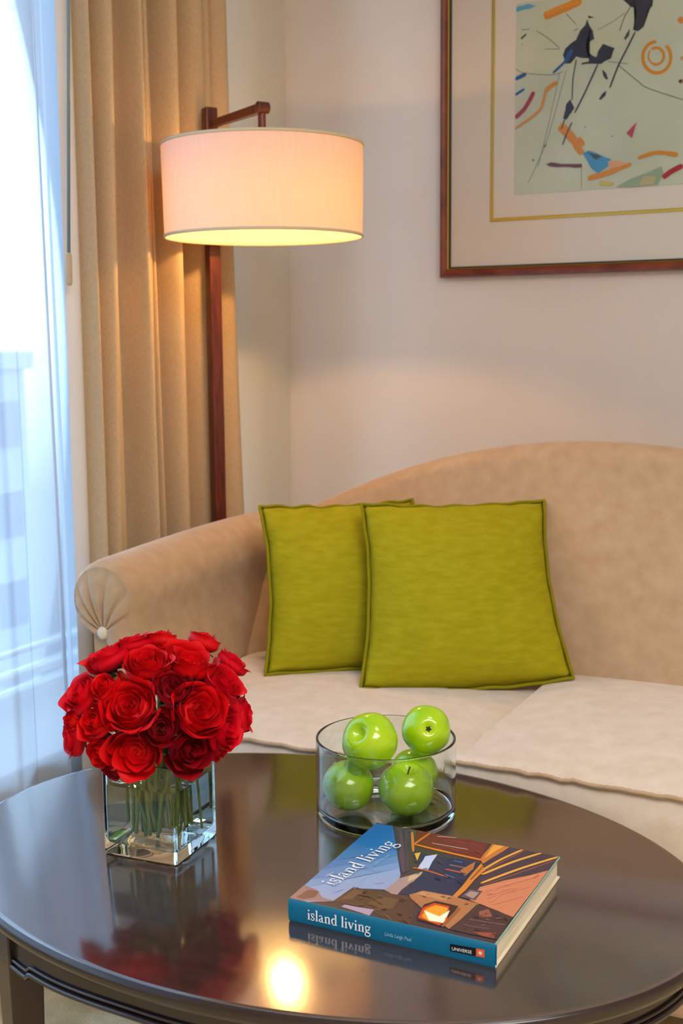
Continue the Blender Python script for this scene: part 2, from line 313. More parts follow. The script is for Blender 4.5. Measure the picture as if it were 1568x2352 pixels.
COVER = [('P', (0, 104, 176), [(0.0005, 0.2369), (0.0236, 0.2404), (0.0328, 0.2228), (0.0005, 0.2033)]), ('P', (8, 108, 180), [(0.0005, 0.2033), (0.0328, 0.2228), (0.0418, 0.2057), (0.0005, 0.171)]), ('P', (22, 112, 182), [(0.0005, 0.171), (0.0418, 0.2057), (0.0506, 0.189), (0.0005, 0.1399)]), ('P', (42, 118, 186), [(0.0005, 0.1399), (0.0506, 0.189), (0.0591, 0.1727), (0.0005, 0.1099)]), ('P', (66, 126, 190), [(0.0005, 0.1099), (0.0591, 0.1727), (0.0674, 0.1568), (0.0005, 0.0809)]), ('P', (92, 140, 198), [(0.0005, 0.0809), (0.0674, 0.1568), (0.0756, 0.1412), (0.0005, 0.053)]), ('P', (118, 154, 206), [(0.0005, 0.053), (0.0756, 0.1412), (0.0835, 0.126), (0.0005, 0.0259)]), ('P', (140, 166, 212), [(0.0005, 0.0259), (0.0835, 0.126), (0.0913, 0.1112), (0.0005, 0.0008)]), ('P', (146, 164, 206), [(0.0005, 0.0008), (0.0913, 0.1112), (0.1091, 0.0569), (0.0904, 0.0666), (0.0635, 0.0566), (0.0516, 0.0167), (0.0245, 0.0008)]), ('P', (150, 116, 120), [(0.0005, 0.0008), (0.0005, 0.037), (0.0189, 0.0328), (0.0336, 0.0186), (0.052, 0.0158), (0.0165, 0.0008)]), ('P', (110, 76, 70), [(0.0062, 0.0056), (0.0109, 0.029), (0.0241, 0.0299), (0.0258, 0.0149), (0.0167, 0.0043)]), ('P', (168, 140, 138), [(0.0944, 0.1014), (0.1124, 0.1308), (0.1156, 0.1114), (0.1104, 0.0923), (0.1086, 0.0741), (0.1094, 0.056), (0.0908, 0.0657)]), ('P', (206, 176, 140), [(0.1025, 0.1108), (0.112, 0.1289), (0.1138, 0.1128), (0.1064, 0.0959)]), ('P', (82, 54, 44), [(0.0491, 0.0144), (0.0555, 0.0582), (0.069, 0.0565), (0.112, 0.0609), (0.1306, 0.0644), (0.153, 0.0008), (0.1207, 0.0008), (0.0924, 0.0156), (0.0595, 0.0153)]), ('P', (108, 76, 58), [(0.0544, 0.0206), (0.0586, 0.0542), (0.0696, 0.0514), (0.067, 0.0292)]), ('P', (104, 74, 52), [(0.0866, 0.0281), (0.0983, 0.0491), (0.1158, 0.0522), (0.1174, 0.0274), (0.1039, 0.0161)]), ('P', (172, 150, 176), [(0.0654, 0.0129), (0.1005, 0.0159), (0.1016, 0.0008), (0.0636, 0.007)]), ('P', (52, 48, 70), [(0.0248, 0.2405), (0.0538, 0.2322), (0.0968, 0.1252), (0.0917, 0.1102)]), ('P', (84, 62, 84), [(0.0317, 0.2387), (0.0377, 0.2374), (0.0929, 0.1205), (0.0917, 0.1159)]), ('P', (78, 60, 70), [(0.0445, 0.2352), (0.0481, 0.2342), (0.0952, 0.1244), (0.0942, 0.1222)]), ('P', (112, 44, 40), [(0.0587, 0.2405), (0.1562, 0.2405), (0.1619, 0.1911), (0.0756, 0.1968)]), ('L', (226, 160, 166), 0.0016, [(0.0895, 0.2337), (0.1132, 0.2396)]), ('L', (214, 190, 160), 0.0014, [(0.0915, 0.2107), (0.1137, 0.2116), (0.1388, 0.2121)]), ('L', (140, 50, 50), 0.0023, [(0.0998, 0.2275), (0.1419, 0.2312)]), ('P', (38, 44, 78), [(0.0773, 0.1757), (0.1655, 0.181), (0.1695, 0.0802), (0.1111, 0.0631), (0.1142, 0.1265)]), ('L', (206, 122, 50), 0.0036, [(0.0547, 0.2326), (0.0799, 0.1769)]), ('L', (206, 122, 50), 0.0032, [(0.0713, 0.1929), (0.0773, 0.2405)]), ('L', (222, 132, 40), 0.0046, [(0.0736, 0.1978), (0.1209, 0.1931), (0.168, 0.1898)]), ('P', (196, 206, 236), [(0.0986, 0.1704), (0.11, 0.1825), (0.1137, 0.1518), (0.1164, 0.1362), (0.1036, 0.1342)]), ('P', (232, 176, 60), [(0.0833, 0.1724), (0.0893, 0.1788), (0.0946, 0.1546)]), ('L', (206, 96, 46), 0.0027, [(0.0979, 0.1344), (0.12, 0.1333), (0.145, 0.1281)]), ('L', (190, 90, 60), 0.0032, [(0.1339, 0.1473), (0.1633, 0.1463)]), ('L', (36, 110, 170), 0.0032, [(0.1347, 0.1736), (0.1464, 0.1731)]), ('L', (160, 110, 90), 0.0023, [(0.1348, 0.1606), (0.1653, 0.1604)]), ('L', (70, 110, 160), 0.0023, [(0.1392, 0.1338), (0.153, 0.1291)]), ('P', (182, 110, 56), [(0.1518, 0.1512), (0.16, 0.1813), (0.1644, 0.1629), (0.1624, 0.1391)]), ('P', (70, 52, 66), [(0.1667, 0.1934), (0.1859, 0.2405), (0.2485, 0.2405), (0.2485, 0.194), (0.187, 0.1203), (0.1785, 0.1637)]), ('P', (196, 120, 54), [(0.1625, 0.1914), (0.1613, 0.2403), (0.1842, 0.2405), (0.1704, 0.1797)]), ('P', (236, 164, 66), [(0.1644, 0.2386), (0.1769, 0.2405), (0.1668, 0.1965)]), ('L', (232, 168, 66), 0.0036, [(0.1759, 0.1642), (0.1866, 0.2028), (0.2012, 0.2405)]), ('L', (232, 168, 66), 0.0041, [(0.1792, 0.1516), (0.2017, 0.201), (0.2252, 0.2405)]), ('L', (232, 168, 66), 0.0041, [(0.1861, 0.1292), (0.2158, 0.1871), (0.2485, 0.2405)]), ('L', (150, 84, 60), 0.0016, [(0.1783, 0.1608), (0.204, 0.2384)]), ('L', (150, 84, 60), 0.0016, [(0.1908, 0.1259), (0.248, 0.2287)]), ('P', (214, 130, 50), [(0.168, 0.1809), (0.1789, 0.1651), (0.1736, 0.0785), (0.1678, 0.0758)]), ('L', (120, 70, 50), 0.0018, [(0.1732, 0.1787), (0.172, 0.1324)]), ('P', (206, 128, 92), [(0.1885, 0.1194), (0.2476, 0.1964), (0.2466, 0.0649), (0.2169, 0.0746), (0.189, 0.0832)]), ('L', (176, 100, 70), 0.0011, [(0.1967, 0.1062), (0.2424, 0.1768)]), ('L', (176, 100, 70), 0.0011, [(0.2054, 0.0946), (0.2413, 0.1433)]), ('L', (222, 148, 110), 0.0014, [(0.1903, 0.1111), (0.2446, 0.1847)]), ('L', (176, 100, 70), 0.0011, [(0.2166, 0.082), (0.2408, 0.1165)]), ('P', (96, 74, 84), [(0.1765, 0.0861), (0.1796, 0.1087), (0.195, 0.1107), (0.1953, 0.0847)]), ('P', (170, 140, 130), [(0.1797, 0.0929), (0.1822, 0.1047), (0.1924, 0.1052), (0.1918, 0.0881)]), ('P', (176, 116, 74), [(0.1218, 0.0655), (0.1319, 0.0819), (0.1662, 0.0839), (0.202, 0.0786), (0.2019, 0.0189), (0.1926, 0.0089), (0.1275, 0.0578)]), ('P', (196, 140, 96), [(0.1274, 0.0692), (0.1327, 0.0802), (0.1644, 0.0815), (0.1643, 0.07)]), ('P', (66, 32, 26), [(0.1489, 0.0225), (0.1465, 0.0513), (0.1549, 0.0645), (0.1832, 0.0636), (0.1843, 0.0106), (0.1544, 0.0131)]), ('P', (214, 70, 14), [(0.1528, 0.0186), (0.1484, 0.0421), (0.1555, 0.0586), (0.1736, 0.0591), (0.1834, 0.0282), (0.1803, 0.0124)]), ('P', (246, 160, 40), [(0.155, 0.023), (0.1527, 0.0417), (0.1589, 0.0547), (0.1739, 0.0542), (0.1832, 0.0219), (0.1677, 0.016)]), ('P', (255, 246, 214), [(0.1516, 0.0377), (0.1727, 0.0314), (0.178, 0.0501), (0.1821, 0.019), (0.1658, 0.018)]), ('P', (74, 50, 48), [(0.1926, 0.0089), (0.2004, 0.0768), (0.2068, 0.0748), (0.2169, 0.0746), (0.2466, 0.0649), (0.2482, 0.0096), (0.2355, 0.0095)]), ('P', (150, 84, 66), [(0.2085, 0.0606), (0.2158, 0.0715), (0.2255, 0.0564), (0.2131, 0.0481)]), ('L', (110, 82, 92), 0.0018, [(0.2041, 0.0247), (0.2311, 0.0281)]), ('P', (150, 76, 60), [(0.2185, 0.0151), (0.2419, 0.0216), (0.2437, 0.0102), (0.2312, 0.0097)]), ('L', (120, 96, 104), 0.0016, [(0.2052, 0.0395), (0.2449, 0.044)]), ('L', (150, 90, 50), 0.0041, [(0.1843, 0.0106), (0.1863, 0.0601)]), ('L', (122, 88, 66), 0.002, [(0.1164, 0.0086), (0.1239, 0.0051)]), ('L', (66, 42, 36), 0.0016, [(0.0703, 0.0539), (0.0751, 0.0527)]), ('L', (104, 70, 54), 0.002, [(0.1417, 0.0182), (0.1457, 0.0168)]), ('L', (104, 70, 54), 0.0024, [(0.0685, 0.0425), (0.0763, 0.0415)]), ('L', (66, 42, 36), 0.0022, [(0.0713, 0.0474), (0.0742, 0.0497)]), ('L', (66, 42, 36), 0.0022, [(0.1078, 0.0193), (0.1126, 0.023)]), ('L', (104, 70, 54), 0.0015, [(0.0878, 0.0391), (0.0936, 0.0378)]), ('L', (66, 42, 36), 0.0013, [(0.0977, 0.0329), (0.1032, 0.0309)]), ('L', (104, 70, 54), 0.0015, [(0.1352, 0.0057), (0.1387, 0.004)]), ('L', (122, 88, 66), 0.0019, [(0.0924, 0.0363), (0.0958, 0.0375)]), ('L', (104, 70, 54), 0.0021, [(0.0734, 0.0322), (0.0764, 0.0345)]), ('L', (122, 88, 66), 0.0019, [(0.0799, 0.0177), (0.0849, 0.0214)]), ('L', (66, 42, 36), 0.002, [(0.0781, 0.0429), (0.0848, 0.0405)]), ('L', (104, 70, 54), 0.002, [(0.0707, 0.0427), (0.0787, 0.0422)]), ('L', (104, 70, 54), 0.0024, [(0.1182, 0.0557), (0.1242, 0.0524)]), ('L', (66, 42, 36), 0.0018, [(0.0924, 0.0231), (0.0988, 0.0235)]), ('L', (104, 70, 54), 0.0022, [(0.0967, 0.0224), (0.1023, 0.0225)]), ('L', (66, 42, 36), 0.0019, [(0.1273, 0.0185), (0.1339, 0.0167)]), ('L', (122, 88, 66), 0.0016, [(0.1236, 0.0027), (0.1284, 0.0008)]), ('L', (122, 88, 66), 0.002, [(0.0908, 0.0475), (0.097, 0.048)]), ('L', (66, 42, 36), 0.0017, [(0.1162, 0.0491), (0.1228, 0.0473)]), ('L', (66, 42, 36), 0.0019, [(0.1393, 0.0067), (0.1462, 0.0032)]), ('L', (204, 150, 104), 0.0017, [(0.1379, 0.0679), (0.1407, 0.0686)]), ('L', (120, 74, 50), 0.0012, [(0.1391, 0.077), (0.1422, 0.0753)]), ('L', (204, 150, 104), 0.002, [(0.1433, 0.0717), (0.1492, 0.0716)]), ('L', (204, 150, 104), 0.0018, [(0.1622, 0.0814), (0.1685, 0.0782)]), ('L', (150, 94, 60), 0.0019, [(0.1881, 0.0733), (0.1916, 0.0728)]), ('L', (120, 74, 50), 0.0019, [(0.1369, 0.069), (0.1422, 0.0674)]), ('L', (204, 150, 104), 0.0012, [(0.1593, 0.076), (0.1646, 0.0745)]), ('L', (150, 94, 60), 0.0024, [(0.159, 0.0782), (0.1623, 0.0769)]), ('L', (120, 74, 50), 0.0015, [(0.1648, 0.0757), (0.1685, 0.0776)]), ('L', (120, 74, 50), 0.0018, [(0.1876, 0.0699), (0.1915, 0.0721)]), ('L', (204, 150, 104), 0.0013, [(0.1389, 0.0745), (0.1434, 0.0766)]), ('L', (120, 74, 50), 0.0017, [(0.1565, 0.0768), (0.1612, 0.0761)]), ('L', (204, 150, 104), 0.0022, [(0.1302, 0.072), (0.1366, 0.0695)]), ('L', (204, 150, 104), 0.0015, [(0.1408, 0.0756), (0.143, 0.0768)]), ('L', (224, 150, 112), 0.0007, [(0.2236, 0.1213), (0.2269, 0.1309)]), ('L', (188, 112, 78), 0.0012, [(0.2377, 0.167), (0.241, 0.1797)]), ('L', (224, 150, 112), 0.0007, [(0.2122, 0.1164), (0.2205, 0.1234)]), ('L', (224, 150, 112), 0.0013, [(0.2075, 0.108), (0.2145, 0.1167)]), ('L', (224, 150, 112), 0.0012, [(0.2169, 0.1237), (0.2263, 0.1357)]), ('L', (224, 150, 112), 0.0012, [(0.2259, 0.1519), (0.2314, 0.1564)]), ('L', (224, 150, 112), 0.0012, [(0.2119, 0.0871), (0.2165, 0.1067)]), ('L', (224, 150, 112), 0.0009, [(0.2252, 0.0778), (0.2294, 0.0906)]), ('L', (224, 150, 112), 0.0007, [(0.2041, 0.1079), (0.2073, 0.1214)]), ('L', (224, 150, 112), 0.0012, [(0.2136, 0.1346), (0.2183, 0.1397)]), ('L', (188, 112, 78), 0.0012, [(0.2024, 0.1028), (0.2086, 0.1077)]), ('L', (224, 150, 112), 0.001, [(0.2226, 0.1256), (0.2288, 0.1349)]), ('L', (84, 60, 70), 0.0016, [(0.131, 0.1373), (0.1404, 0.1314)]), ('L', (58, 66, 104), 0.0016, [(0.1393, 0.1712), (0.1437, 0.1684)]), ('L', (58, 66, 104), 0.0015, [(0.1195, 0.1168), (0.126, 0.1141)]), ('L', (58, 66, 104), 0.0016, [(0.1067, 0.1192), (0.1117, 0.1215)]), ('L', (58, 66, 104), 0.002, [(0.0903, 0.153), (0.0953, 0.1511)]), ('L', (58, 66, 104), 0.002, [(0.1554, 0.1443), (0.1621, 0.1433)]), ('L', (28, 32, 58), 0.0017, [(0.1109, 0.1344), (0.1153, 0.1376)]), ('L', (84, 60, 70), 0.0021, [(0.1402, 0.1286), (0.1479, 0.1283)]), ('L', (28, 32, 58), 0.0021, [(0.1587, 0.122), (0.1662, 0.1185)]), ('L', (58, 66, 104), 0.0012, [(0.1156, 0.0897), (0.1202, 0.0907)]), ('L', (28, 32, 58), 0.0022, [(0.1313, 0.1201), (0.1402, 0.1168)]), ('L', (58, 66, 104), 0.0018, [(0.1219, 0.0738), (0.1258, 0.0765)]), ('L', (58, 66, 104), 0.0014, [(0.1596, 0.1297), (0.1647, 0.1291)]), ('L', (84, 60, 70), 0.0018, [(0.1165, 0.1643), (0.1253, 0.1589)]), ('L', (150, 172, 214), 0.0011, [(0.05, 0.1031), (0.0543, 0.1136)]), ('L', (150, 172, 214), 0.0009, [(0.0145, 0.0607), (0.0164, 0.0809)]), ('L', (168, 186, 220), 0.0013, [(0.0133, 0.0669), (0.017, 0.0795)]), ('L', (168, 186, 220), 0.0009, [(0.056, 0.069), (0.0567, 0.0875)]), ('L', (168, 186, 220), 0.0015, [(0.0408, 0.0343), (0.0475, 0.047)]), ('L', (168, 186, 220), 0.0015, [(0.0317, 0.0483), (0.0356, 0.0606)]), ('L', (150, 172, 214), 0.0011, [(0.0729, 0.074), (0.0834, 0.0815)]), ('L', (168, 186, 220), 0.0008, [(0.0282, 0.049), (0.0357, 0.0547)]), ('L', (150, 172, 214), 0.0011, [(0.0588, 0.0509), (0.059, 0.0659)]), ('L', (150, 172, 214), 0.001, [(0.0561, 0.1035), (0.0642, 0.1104)]), ('L', (52, 34, 36), 0.0021, [(0.2188, 0.0196), (0.2249, 0.0174)]), ('L', (100, 72, 66), 0.0019, [(0.2115, 0.0494), (0.2158, 0.0521)]), ('L', (100, 72, 66), 0.0013, [(0.197, 0.0119), (0.1996, 0.0124)]), ('L', (130, 90, 80), 0.0021, [(0.2311, 0.052), (0.2358, 0.0547)]), ('L', (52, 34, 36), 0.0022, [(0.2075, 0.0462), (0.2137, 0.0459)]), ('L', (130, 90, 80), 0.0015, [(0.2042, 0.0242), (0.2078, 0.0241)]), ('L', (100, 72, 66), 0.0016, [(0.2063, 0.018), (0.2084, 0.0198)]), ('L', (130, 90, 80), 0.0014, [(0.2213, 0.0292), (0.2257, 0.0327)]), ('L', (52, 34, 36), 0.0016, [(0.2388, 0.0172), (0.2443, 0.017)]), ('L', (130, 90, 80), 0.0017, [(0.2375, 0.0136), (0.2414, 0.0136)]), ('L', (130, 90, 80), 0.0021, [(0.2217, 0.0461), (0.226, 0.0443)]), ('L', (100, 72, 66), 0.0012, [(0.2156, 0.0575), (0.2191, 0.0602)]), ('L', (52, 34, 36), 0.002, [(0.2393, 0.0557), (0.2434, 0.0541)]), ('L', (52, 34, 36), 0.0013, [(0.2278, 0.059), (0.2338, 0.0581)]), ('L', (134, 60, 50), 0.0013, [(0.1471, 0.2113), (0.1575, 0.2062)]), ('L', (134, 60, 50), 0.0008, [(0.1207, 0.1994), (0.1307, 0.1971)]), ('L', (134, 60, 50), 0.0013, [(0.11, 0.216), (0.1187, 0.2169)]), ('L', (134, 60, 50), 0.0009, [(0.1399, 0.2076), (0.1504, 0.2063)]), ('L', (134, 60, 50), 0.0016, [(0.1199, 0.2025), (0.1324, 0.1988)]), ('L', (92, 36, 36), 0.0011, [(0.128, 0.2353), (0.1353, 0.2378)]), ('L', (134, 60, 50), 0.001, [(0.0838, 0.2027), (0.0942, 0.2006)]), ('L', (134, 60, 50), 0.001, [(0.0943, 0.1978), (0.1005, 0.1998)])]


# ------------------------------------------------------------------ mesh helpers
def link(name, bm, material, parent=None, origin=(0, 0, 0), smooth=True, mats=None, autosharp=None):
    """bm in world coordinates -> one mesh object whose origin is `origin`."""
    base = Vector(origin)
    if parent is not None:
        base = parent.matrix_world.translation.copy() if origin == (0, 0, 0) else Vector(origin)
    inv = None
    bmesh.ops.translate(bm, verts=bm.verts, vec=-base)
    me = bpy.data.meshes.new(name)
    for f in bm.faces:
        f.smooth = smooth
    if autosharp:
        for ed in bm.edges:
            if len(ed.link_faces) == 2 and ed.calc_face_angle(0) > radians(autosharp):
                ed.smooth = False
    bm.to_mesh(me)
    bm.free()
    for mm in (mats or [material]):
        me.materials.append(mm)
    o = bpy.data.objects.new(name, me)
    COL.objects.link(o)
    if parent is not None:
        o.parent = parent
        o.location = base - parent.matrix_world.translation
        o.matrix_world = Matrix.Translation(base)
        o.matrix_parent_inverse = Matrix.Identity(4)
        o.location = base - parent.matrix_world.translation
    else:
        o.location = base
        o.matrix_world = Matrix.Translation(base)
    return o


def thing(name, label, cat, loc, group=None):
    o = bpy.data.objects.new(name, None)
    COL.objects.link(o)
    o.empty_display_size = 0.05
    o.location = loc
    o.matrix_world = Matrix.Translation(Vector(loc))
    return tag(o, label, cat, group)


def tag(o, label, cat, group=None, kind=None):
    o['label'] = label
    o['category'] = cat
    if group:
        o['group'] = group
    if kind:
        o['kind'] = kind
    return o


def struct(o):
    o['kind'] = 'structure'
    return o


def box(bm, lo, hi, bevel=0.0, seg=2, mi=0):
    x0, y0, z0 = lo
    x1, y1, z1 = hi
    vs = [bm.verts.new(p) for p in ((x0, y0, z0), (x1, y0, z0), (x1, y1, z0), (x0, y1, z0), (x0, y0, z1), (x1, y0, z1), (x1, y1, z1), (x0, y1, z1))]
    fs = [bm.faces.new([vs[i] for i in q]) for q in ((3, 2, 1, 0), (4, 5, 6, 7), (0, 1, 5, 4), (1, 2, 6, 5), (2, 3, 7, 6), (3, 0, 4, 7))]
    for f in fs:
        f.material_index = mi
    if bevel:
        es = list({ed for f in fs for ed in f.edges})
        bmesh.ops.bevel(bm, geom=es, offset=bevel, segments=seg, affect='EDGES', profile=0.5)
    return vs


def hexa(bm, pts, bevel=0.0, seg=2):
    """8 points: bottom ring of four, top ring of four."""
    vs = [bm.verts.new(p) for p in pts]
    fs = [bm.faces.new([vs[i] for i in q]) for q in ((3, 2, 1, 0), (4, 5, 6, 7), (0, 1, 5, 4), (1, 2, 6, 5), (2, 3, 7, 6), (3, 0, 4, 7))]
    if bevel:
        es = list({ed for f in fs for ed in f.edges})
        bmesh.ops.bevel(bm, geom=es, offset=bevel, segments=seg, affect='EDGES', profile=0.5)


def grid(bm, fn, nu, nv, closed_u=False, closed_v=False, mi=0):
    """fn(i/nu, j/nv) -> point"""
    cu = nu if closed_u else nu + 1
    cv = nv if closed_v else nv + 1
    vs = [[bm.verts.new(fn(i / nu, j / nv)) for j in range(cv)] for i in range(cu)]
    for i in range(nu):
        for j in range(nv):
            f = bm.faces.new((vs[i][j], vs[(i + 1) % cu][j], vs[(i + 1) % cu][(j + 1) % cv], vs[i][(j + 1) % cv]))
            f.material_index = mi
    return vs


def tube(bm, pts, radius, seg=8, closed=False, cap=True, mi=0):
    pts = [Vector(p) for p in pts]
    N = len(pts)
    rad = radius if isinstance(radius, (list, tuple)) else [radius] * N
    rings = []
    up_ = None
    for i, p in enumerate(pts):
        a = pts[(i - 1) % N] if (closed or i) else p
        c = pts[(i + 1) % N] if (closed or i < N - 1) else p
        t = (c - a).normalized()
        if up_ is None:
            up_ = Vector((0, 0, 1)) if abs(t.z) < 0.9 else Vector((1, 0, 0))
        s = t.cross(up_)
        if s.length < 1e-6:
            s = t.orthogonal()
        s.normalize()
        up_ = s.cross(t).normalized()
        rings.append([bm.verts.new(p + (s * cos(2 * pi * k / seg) + up_ * sin(2 * pi * k / seg)) * rad[i]) for k in range(seg)])
    M_ = N if closed else N - 1
    for i in range(M_):
        A, B = rings[i], rings[(i + 1) % N]
        for k in range(seg):
            f = bm.faces.new((A[k], A[(k + 1) % seg], B[(k + 1) % seg], B[k]))
            f.material_index = mi
    if cap and not closed:
        bm.faces.new(rings[0][::-1]).material_index = mi
        bm.faces.new(rings[-1]).material_index = mi


def lathe(bm, prof, cx, cy, seg=48, ax=1.0, ay=1.0, closed=False, rot=0.0):
    """prof: list of (r, z). Poles (r==0) are welded."""
    rows = []
    for r, z in prof:
        if r < 1e-6:
            rows.append([bm.verts.new((cx, cy, z))])
        else:
            rows.append([bm.verts.new((cx + r * ax * cos(2 * pi * k / seg + rot), cy + r * ay * sin(2 * pi * k / seg + rot), z)) for k in range(seg)])
    n_ = len(rows)
    for i in range(n_ if closed else n_ - 1):
        A, B = rows[i], rows[(i + 1) % n_]
        for k in range(seg):
            k2 = (k + 1) % seg
            if len(A) == 1 and len(B) == 1:
                continue
            if len(A) == 1:
                bm.faces.new((A[0], B[k2], B[k]))
            elif len(B) == 1:
                bm.faces.new((A[k], A[k2], B[0]))
            else:
                bm.faces.new((A[k], A[k2], B[k2], B[k]))


def fix(bm):
    bmesh.ops.recalc_face_normals(bm, faces=bm.faces)
    return bm


def lerp(a, b, t):
    return a + (b - a) * t


def sstep(a, b, x):
    t = min(max((x - a) / (b - a), 0), 1)
    return t * t * (3 - 2 * t)


def quad_strip(bm, pts, w, z, to3, mi, round_ends=True):
    """A flat stroke of width w along 2-D pts on layer z; to3 maps (u, v, z)."""
    P = [Vector(p).to_2d() for p in pts]
    # densify with Catmull-Rom
    Q = []
    for i in range(len(P) - 1):
        p0, p1, p2, p3 = P[max(i - 1, 0)], P[i], P[i + 1], P[min(i + 2, len(P) - 1)]
        for k in range(6):
            t = k / 6
            Q.append(0.5 * ((2 * p1) + (p2 - p0) * t + (2 * p0 - 5 * p1 + 4 * p2 - p3) * t * t + (3 * p1 - p0 - 3 * p2 + p3) * t ** 3))
    Q.append(P[-1])
    L, R_ = [], []
    n_ = len(Q)
    for i, q in enumerate(Q):
        d = (Q[min(i + 1, n_ - 1)] - Q[max(i - 1, 0)])
        d = d.normalized() if d.length > 1e-9 else Vector((1, 0))
        nn = Vector((-d.y, d.x))
        ww = w * 0.5
        if round_ends and w > 0.003:
            s = min(i, n_ - 1 - i)
            ww *= (0.55 if s == 0 else 0.9 if s == 1 else 1.0)
        L.append(bm.verts.new(to3(*(q + nn * ww), z)))
        R_.append(bm.verts.new(to3(*(q - nn * ww), z)))
    for i in range(n_ - 1):
        f = bm.faces.new((L[i], R_[i], R_[i + 1], L[i + 1]))
        f.material_index = mi


def flat_art(bm, items, to3, mats, z0, dz, clip=None, jitter=0.0):
    for k, it in enumerate(items):
        mm = ink(it[1])
        if mm not in mats:
            mats.append(mm)
        mi = mats.index(mm)
        z = z0 + dz * k
        if it[0] == 'P':
            pts = it[2]
            if jitter:
                out = []
                for i in range(len(pts)):
                    a, b_ = Vector(pts[i]), Vector(pts[(i + 1) % len(pts)])
                    out.append(a)
                    nn = Vector((-(b_ - a).y, (b_ - a).x))
                    for t in (0.35, 0.7):
                        out.append(a.lerp(b_, t) + nn * random.uniform(-jitter, jitter))
                pts = out
            vs = [bm.verts.new(to3(p[0], p[1], z)) for p in pts]
            f = bm.faces.new(vs)
            f.material_index = mi
        else:
            quad_strip(bm, it[3], it[2], z, to3, mi)
    bmesh.ops.triangulate(bm, faces=[f for f in bm.faces if len(f.verts) > 4], ngon_method='EAR_CLIP')


# ------------------------------------------------------------------ the room
XL, YB, ZC = -1.69, 3.0, 2.6
XR, YF = 3.4, -2.6
WY0, WY1, WZ0, WZ1 = -0.95, 2.60, 0.235, 2.46

bm = bmesh.new(); box(bm, (XL - 0.45, YF - 0.2, -0.12), (XR + 0.2, YB + 0.2, 0.0)); struct(link('floor', bm, M['carpet'], smooth=False))
bm = bmesh.new(); box(bm, (XL - 0.45, YF - 0.2, ZC), (XR + 0.2, YB + 0.2, ZC + 0.12)); struct(link('ceiling', bm, M['ceiling'], smooth=False))
bm = bmesh.new(); box(bm, (XL - 0.42, YB, 0), (XR + 0.2, YB + 0.15, ZC)); struct(link('wall_back', bm, M['wall'], smooth=False))
bm = bmesh.new(); box(bm, (XR, YF, 0), (XR + 0.15, YB, ZC)); struct(link('wall_right', bm, M['wall'], smooth=False))
bm = bmesh.new(); box(bm, (XL - 0.42, YF - 0.15, 0), (XR + 0.15, YF, ZC)); struct(link('wall_front', bm, M['wall'], smooth=False))
bm = bmesh.new()
TH = 0.42
box(bm, (XL - TH, YF, 0), (XL, WY0, ZC))
pier = [(XL - TH, YB), (XL - TH, WY1), (XL - 0.20, 2.645)]
pcx, pcy, prr = XL - 0.14, 2.875, 0.14
for k in range(13):
    a = -pi * 0.56 + pi * 0.56 * k / 12
    pier.append((pcx + prr * cos(a), pcy + prr * sin(a)))
pier.append((XL, YB))
lo_ = [bm.verts.new((a, c, 0)) for a, c in pier]
hi_ = [bm.verts.new((a, c, ZC)) for a, c in pier]
for k in range(len(pier)):
    k2 = (k + 1) % len(pier)
    f_ = bm.faces.new((lo_[k], lo_[k2], hi_[k2], hi_[k]))
    f_.tag = True
bm.faces.new(lo_[::-1]); bm.faces.new(hi_)
box(bm, (XL - TH, WY0, 0), (XL, WY1, WZ0))
box(bm, (XL - TH, WY0, WZ1), (XL, WY1, ZC))
struct(link('wall_left', bm, M['wall_side'], smooth=True, autosharp=20))
bm = bmesh.new(); box(bm, (0.25, YB - 0.014, 0), (XR, YB, 0.1), 0.004); box(bm, (XL, YB - 0.014, 0), (0.25, YB, 0.1), 0.004)
struct(link('baseboard_back', bm, M['white_frame'], smooth=False))

# window: frame, rails, panes
win = bpy.data.objects.new('window_1', None); COL.objects.link(win)
win.location = (XL - 0.33, (WY0 + WY1) / 2, WZ0); win.matrix_world = Matrix.Translation(win.location); struct(win)
bm = bmesh.new()
fx0, fx1 = XL - 0.36, XL - 0.31
fwid = 0.045
box(bm, (fx0, WY0, WZ0), (fx1, WY0 + fwid, WZ1), 0.003)
box(bm, (fx0, WY1 - fwid, WZ0), (fx1, WY1, WZ1), 0.003)
box(bm, (fx0, WY0, WZ1 - fwid), (fx1, WY1, WZ1), 0.003)
box(bm, (fx0, WY0, WZ0), (fx1, WY1, WZ0 + 0.03), 0.003)
for yy in (0.05, 1.05, 2.05):
    box(bm, (fx0, yy - 0.025, WZ0), (fx1, yy + 0.025, WZ1), 0.003)
box(bm, (fx0, WY0, WZ0 + 0.058), (fx1, WY1, WZ0 + 0.075), 0.003)
box(bm, (fx0 + 0.01, WY0, WZ0 + 0.118), (fx1 - 0.01, WY1, WZ0 + 0.128), 0.002)
struct(link('window_frame', bm, M['white_frame'], win, smooth=False))
bm = bmesh.new(); box(bm, (XL - 0.338, WY0 + 0.02, WZ0 + 0.01), (XL - 0.332, WY1 - 0.02, WZ1 - 0.01)); struct(link('window_pane', bm, M['pane'], win, smooth=False))
bm = bmesh.new(); box(bm, (XL - 0.41, WY0, WZ0 - 0.012), (XL + 0.004, WY1, WZ0 + 0.001), 0.003); struct(link('window_sill', bm, M['white_frame'], win, smooth=False))

# buildings seen through the voile
M['facade'] = mat('facade_concrete', (150, 165, 182), 0.8)
M['facade_light'] = mat('facade_render', (214, 216, 220), 0.8)
M['facade_glass'] = mat('facade_glass', (70, 96, 122), 0.15)


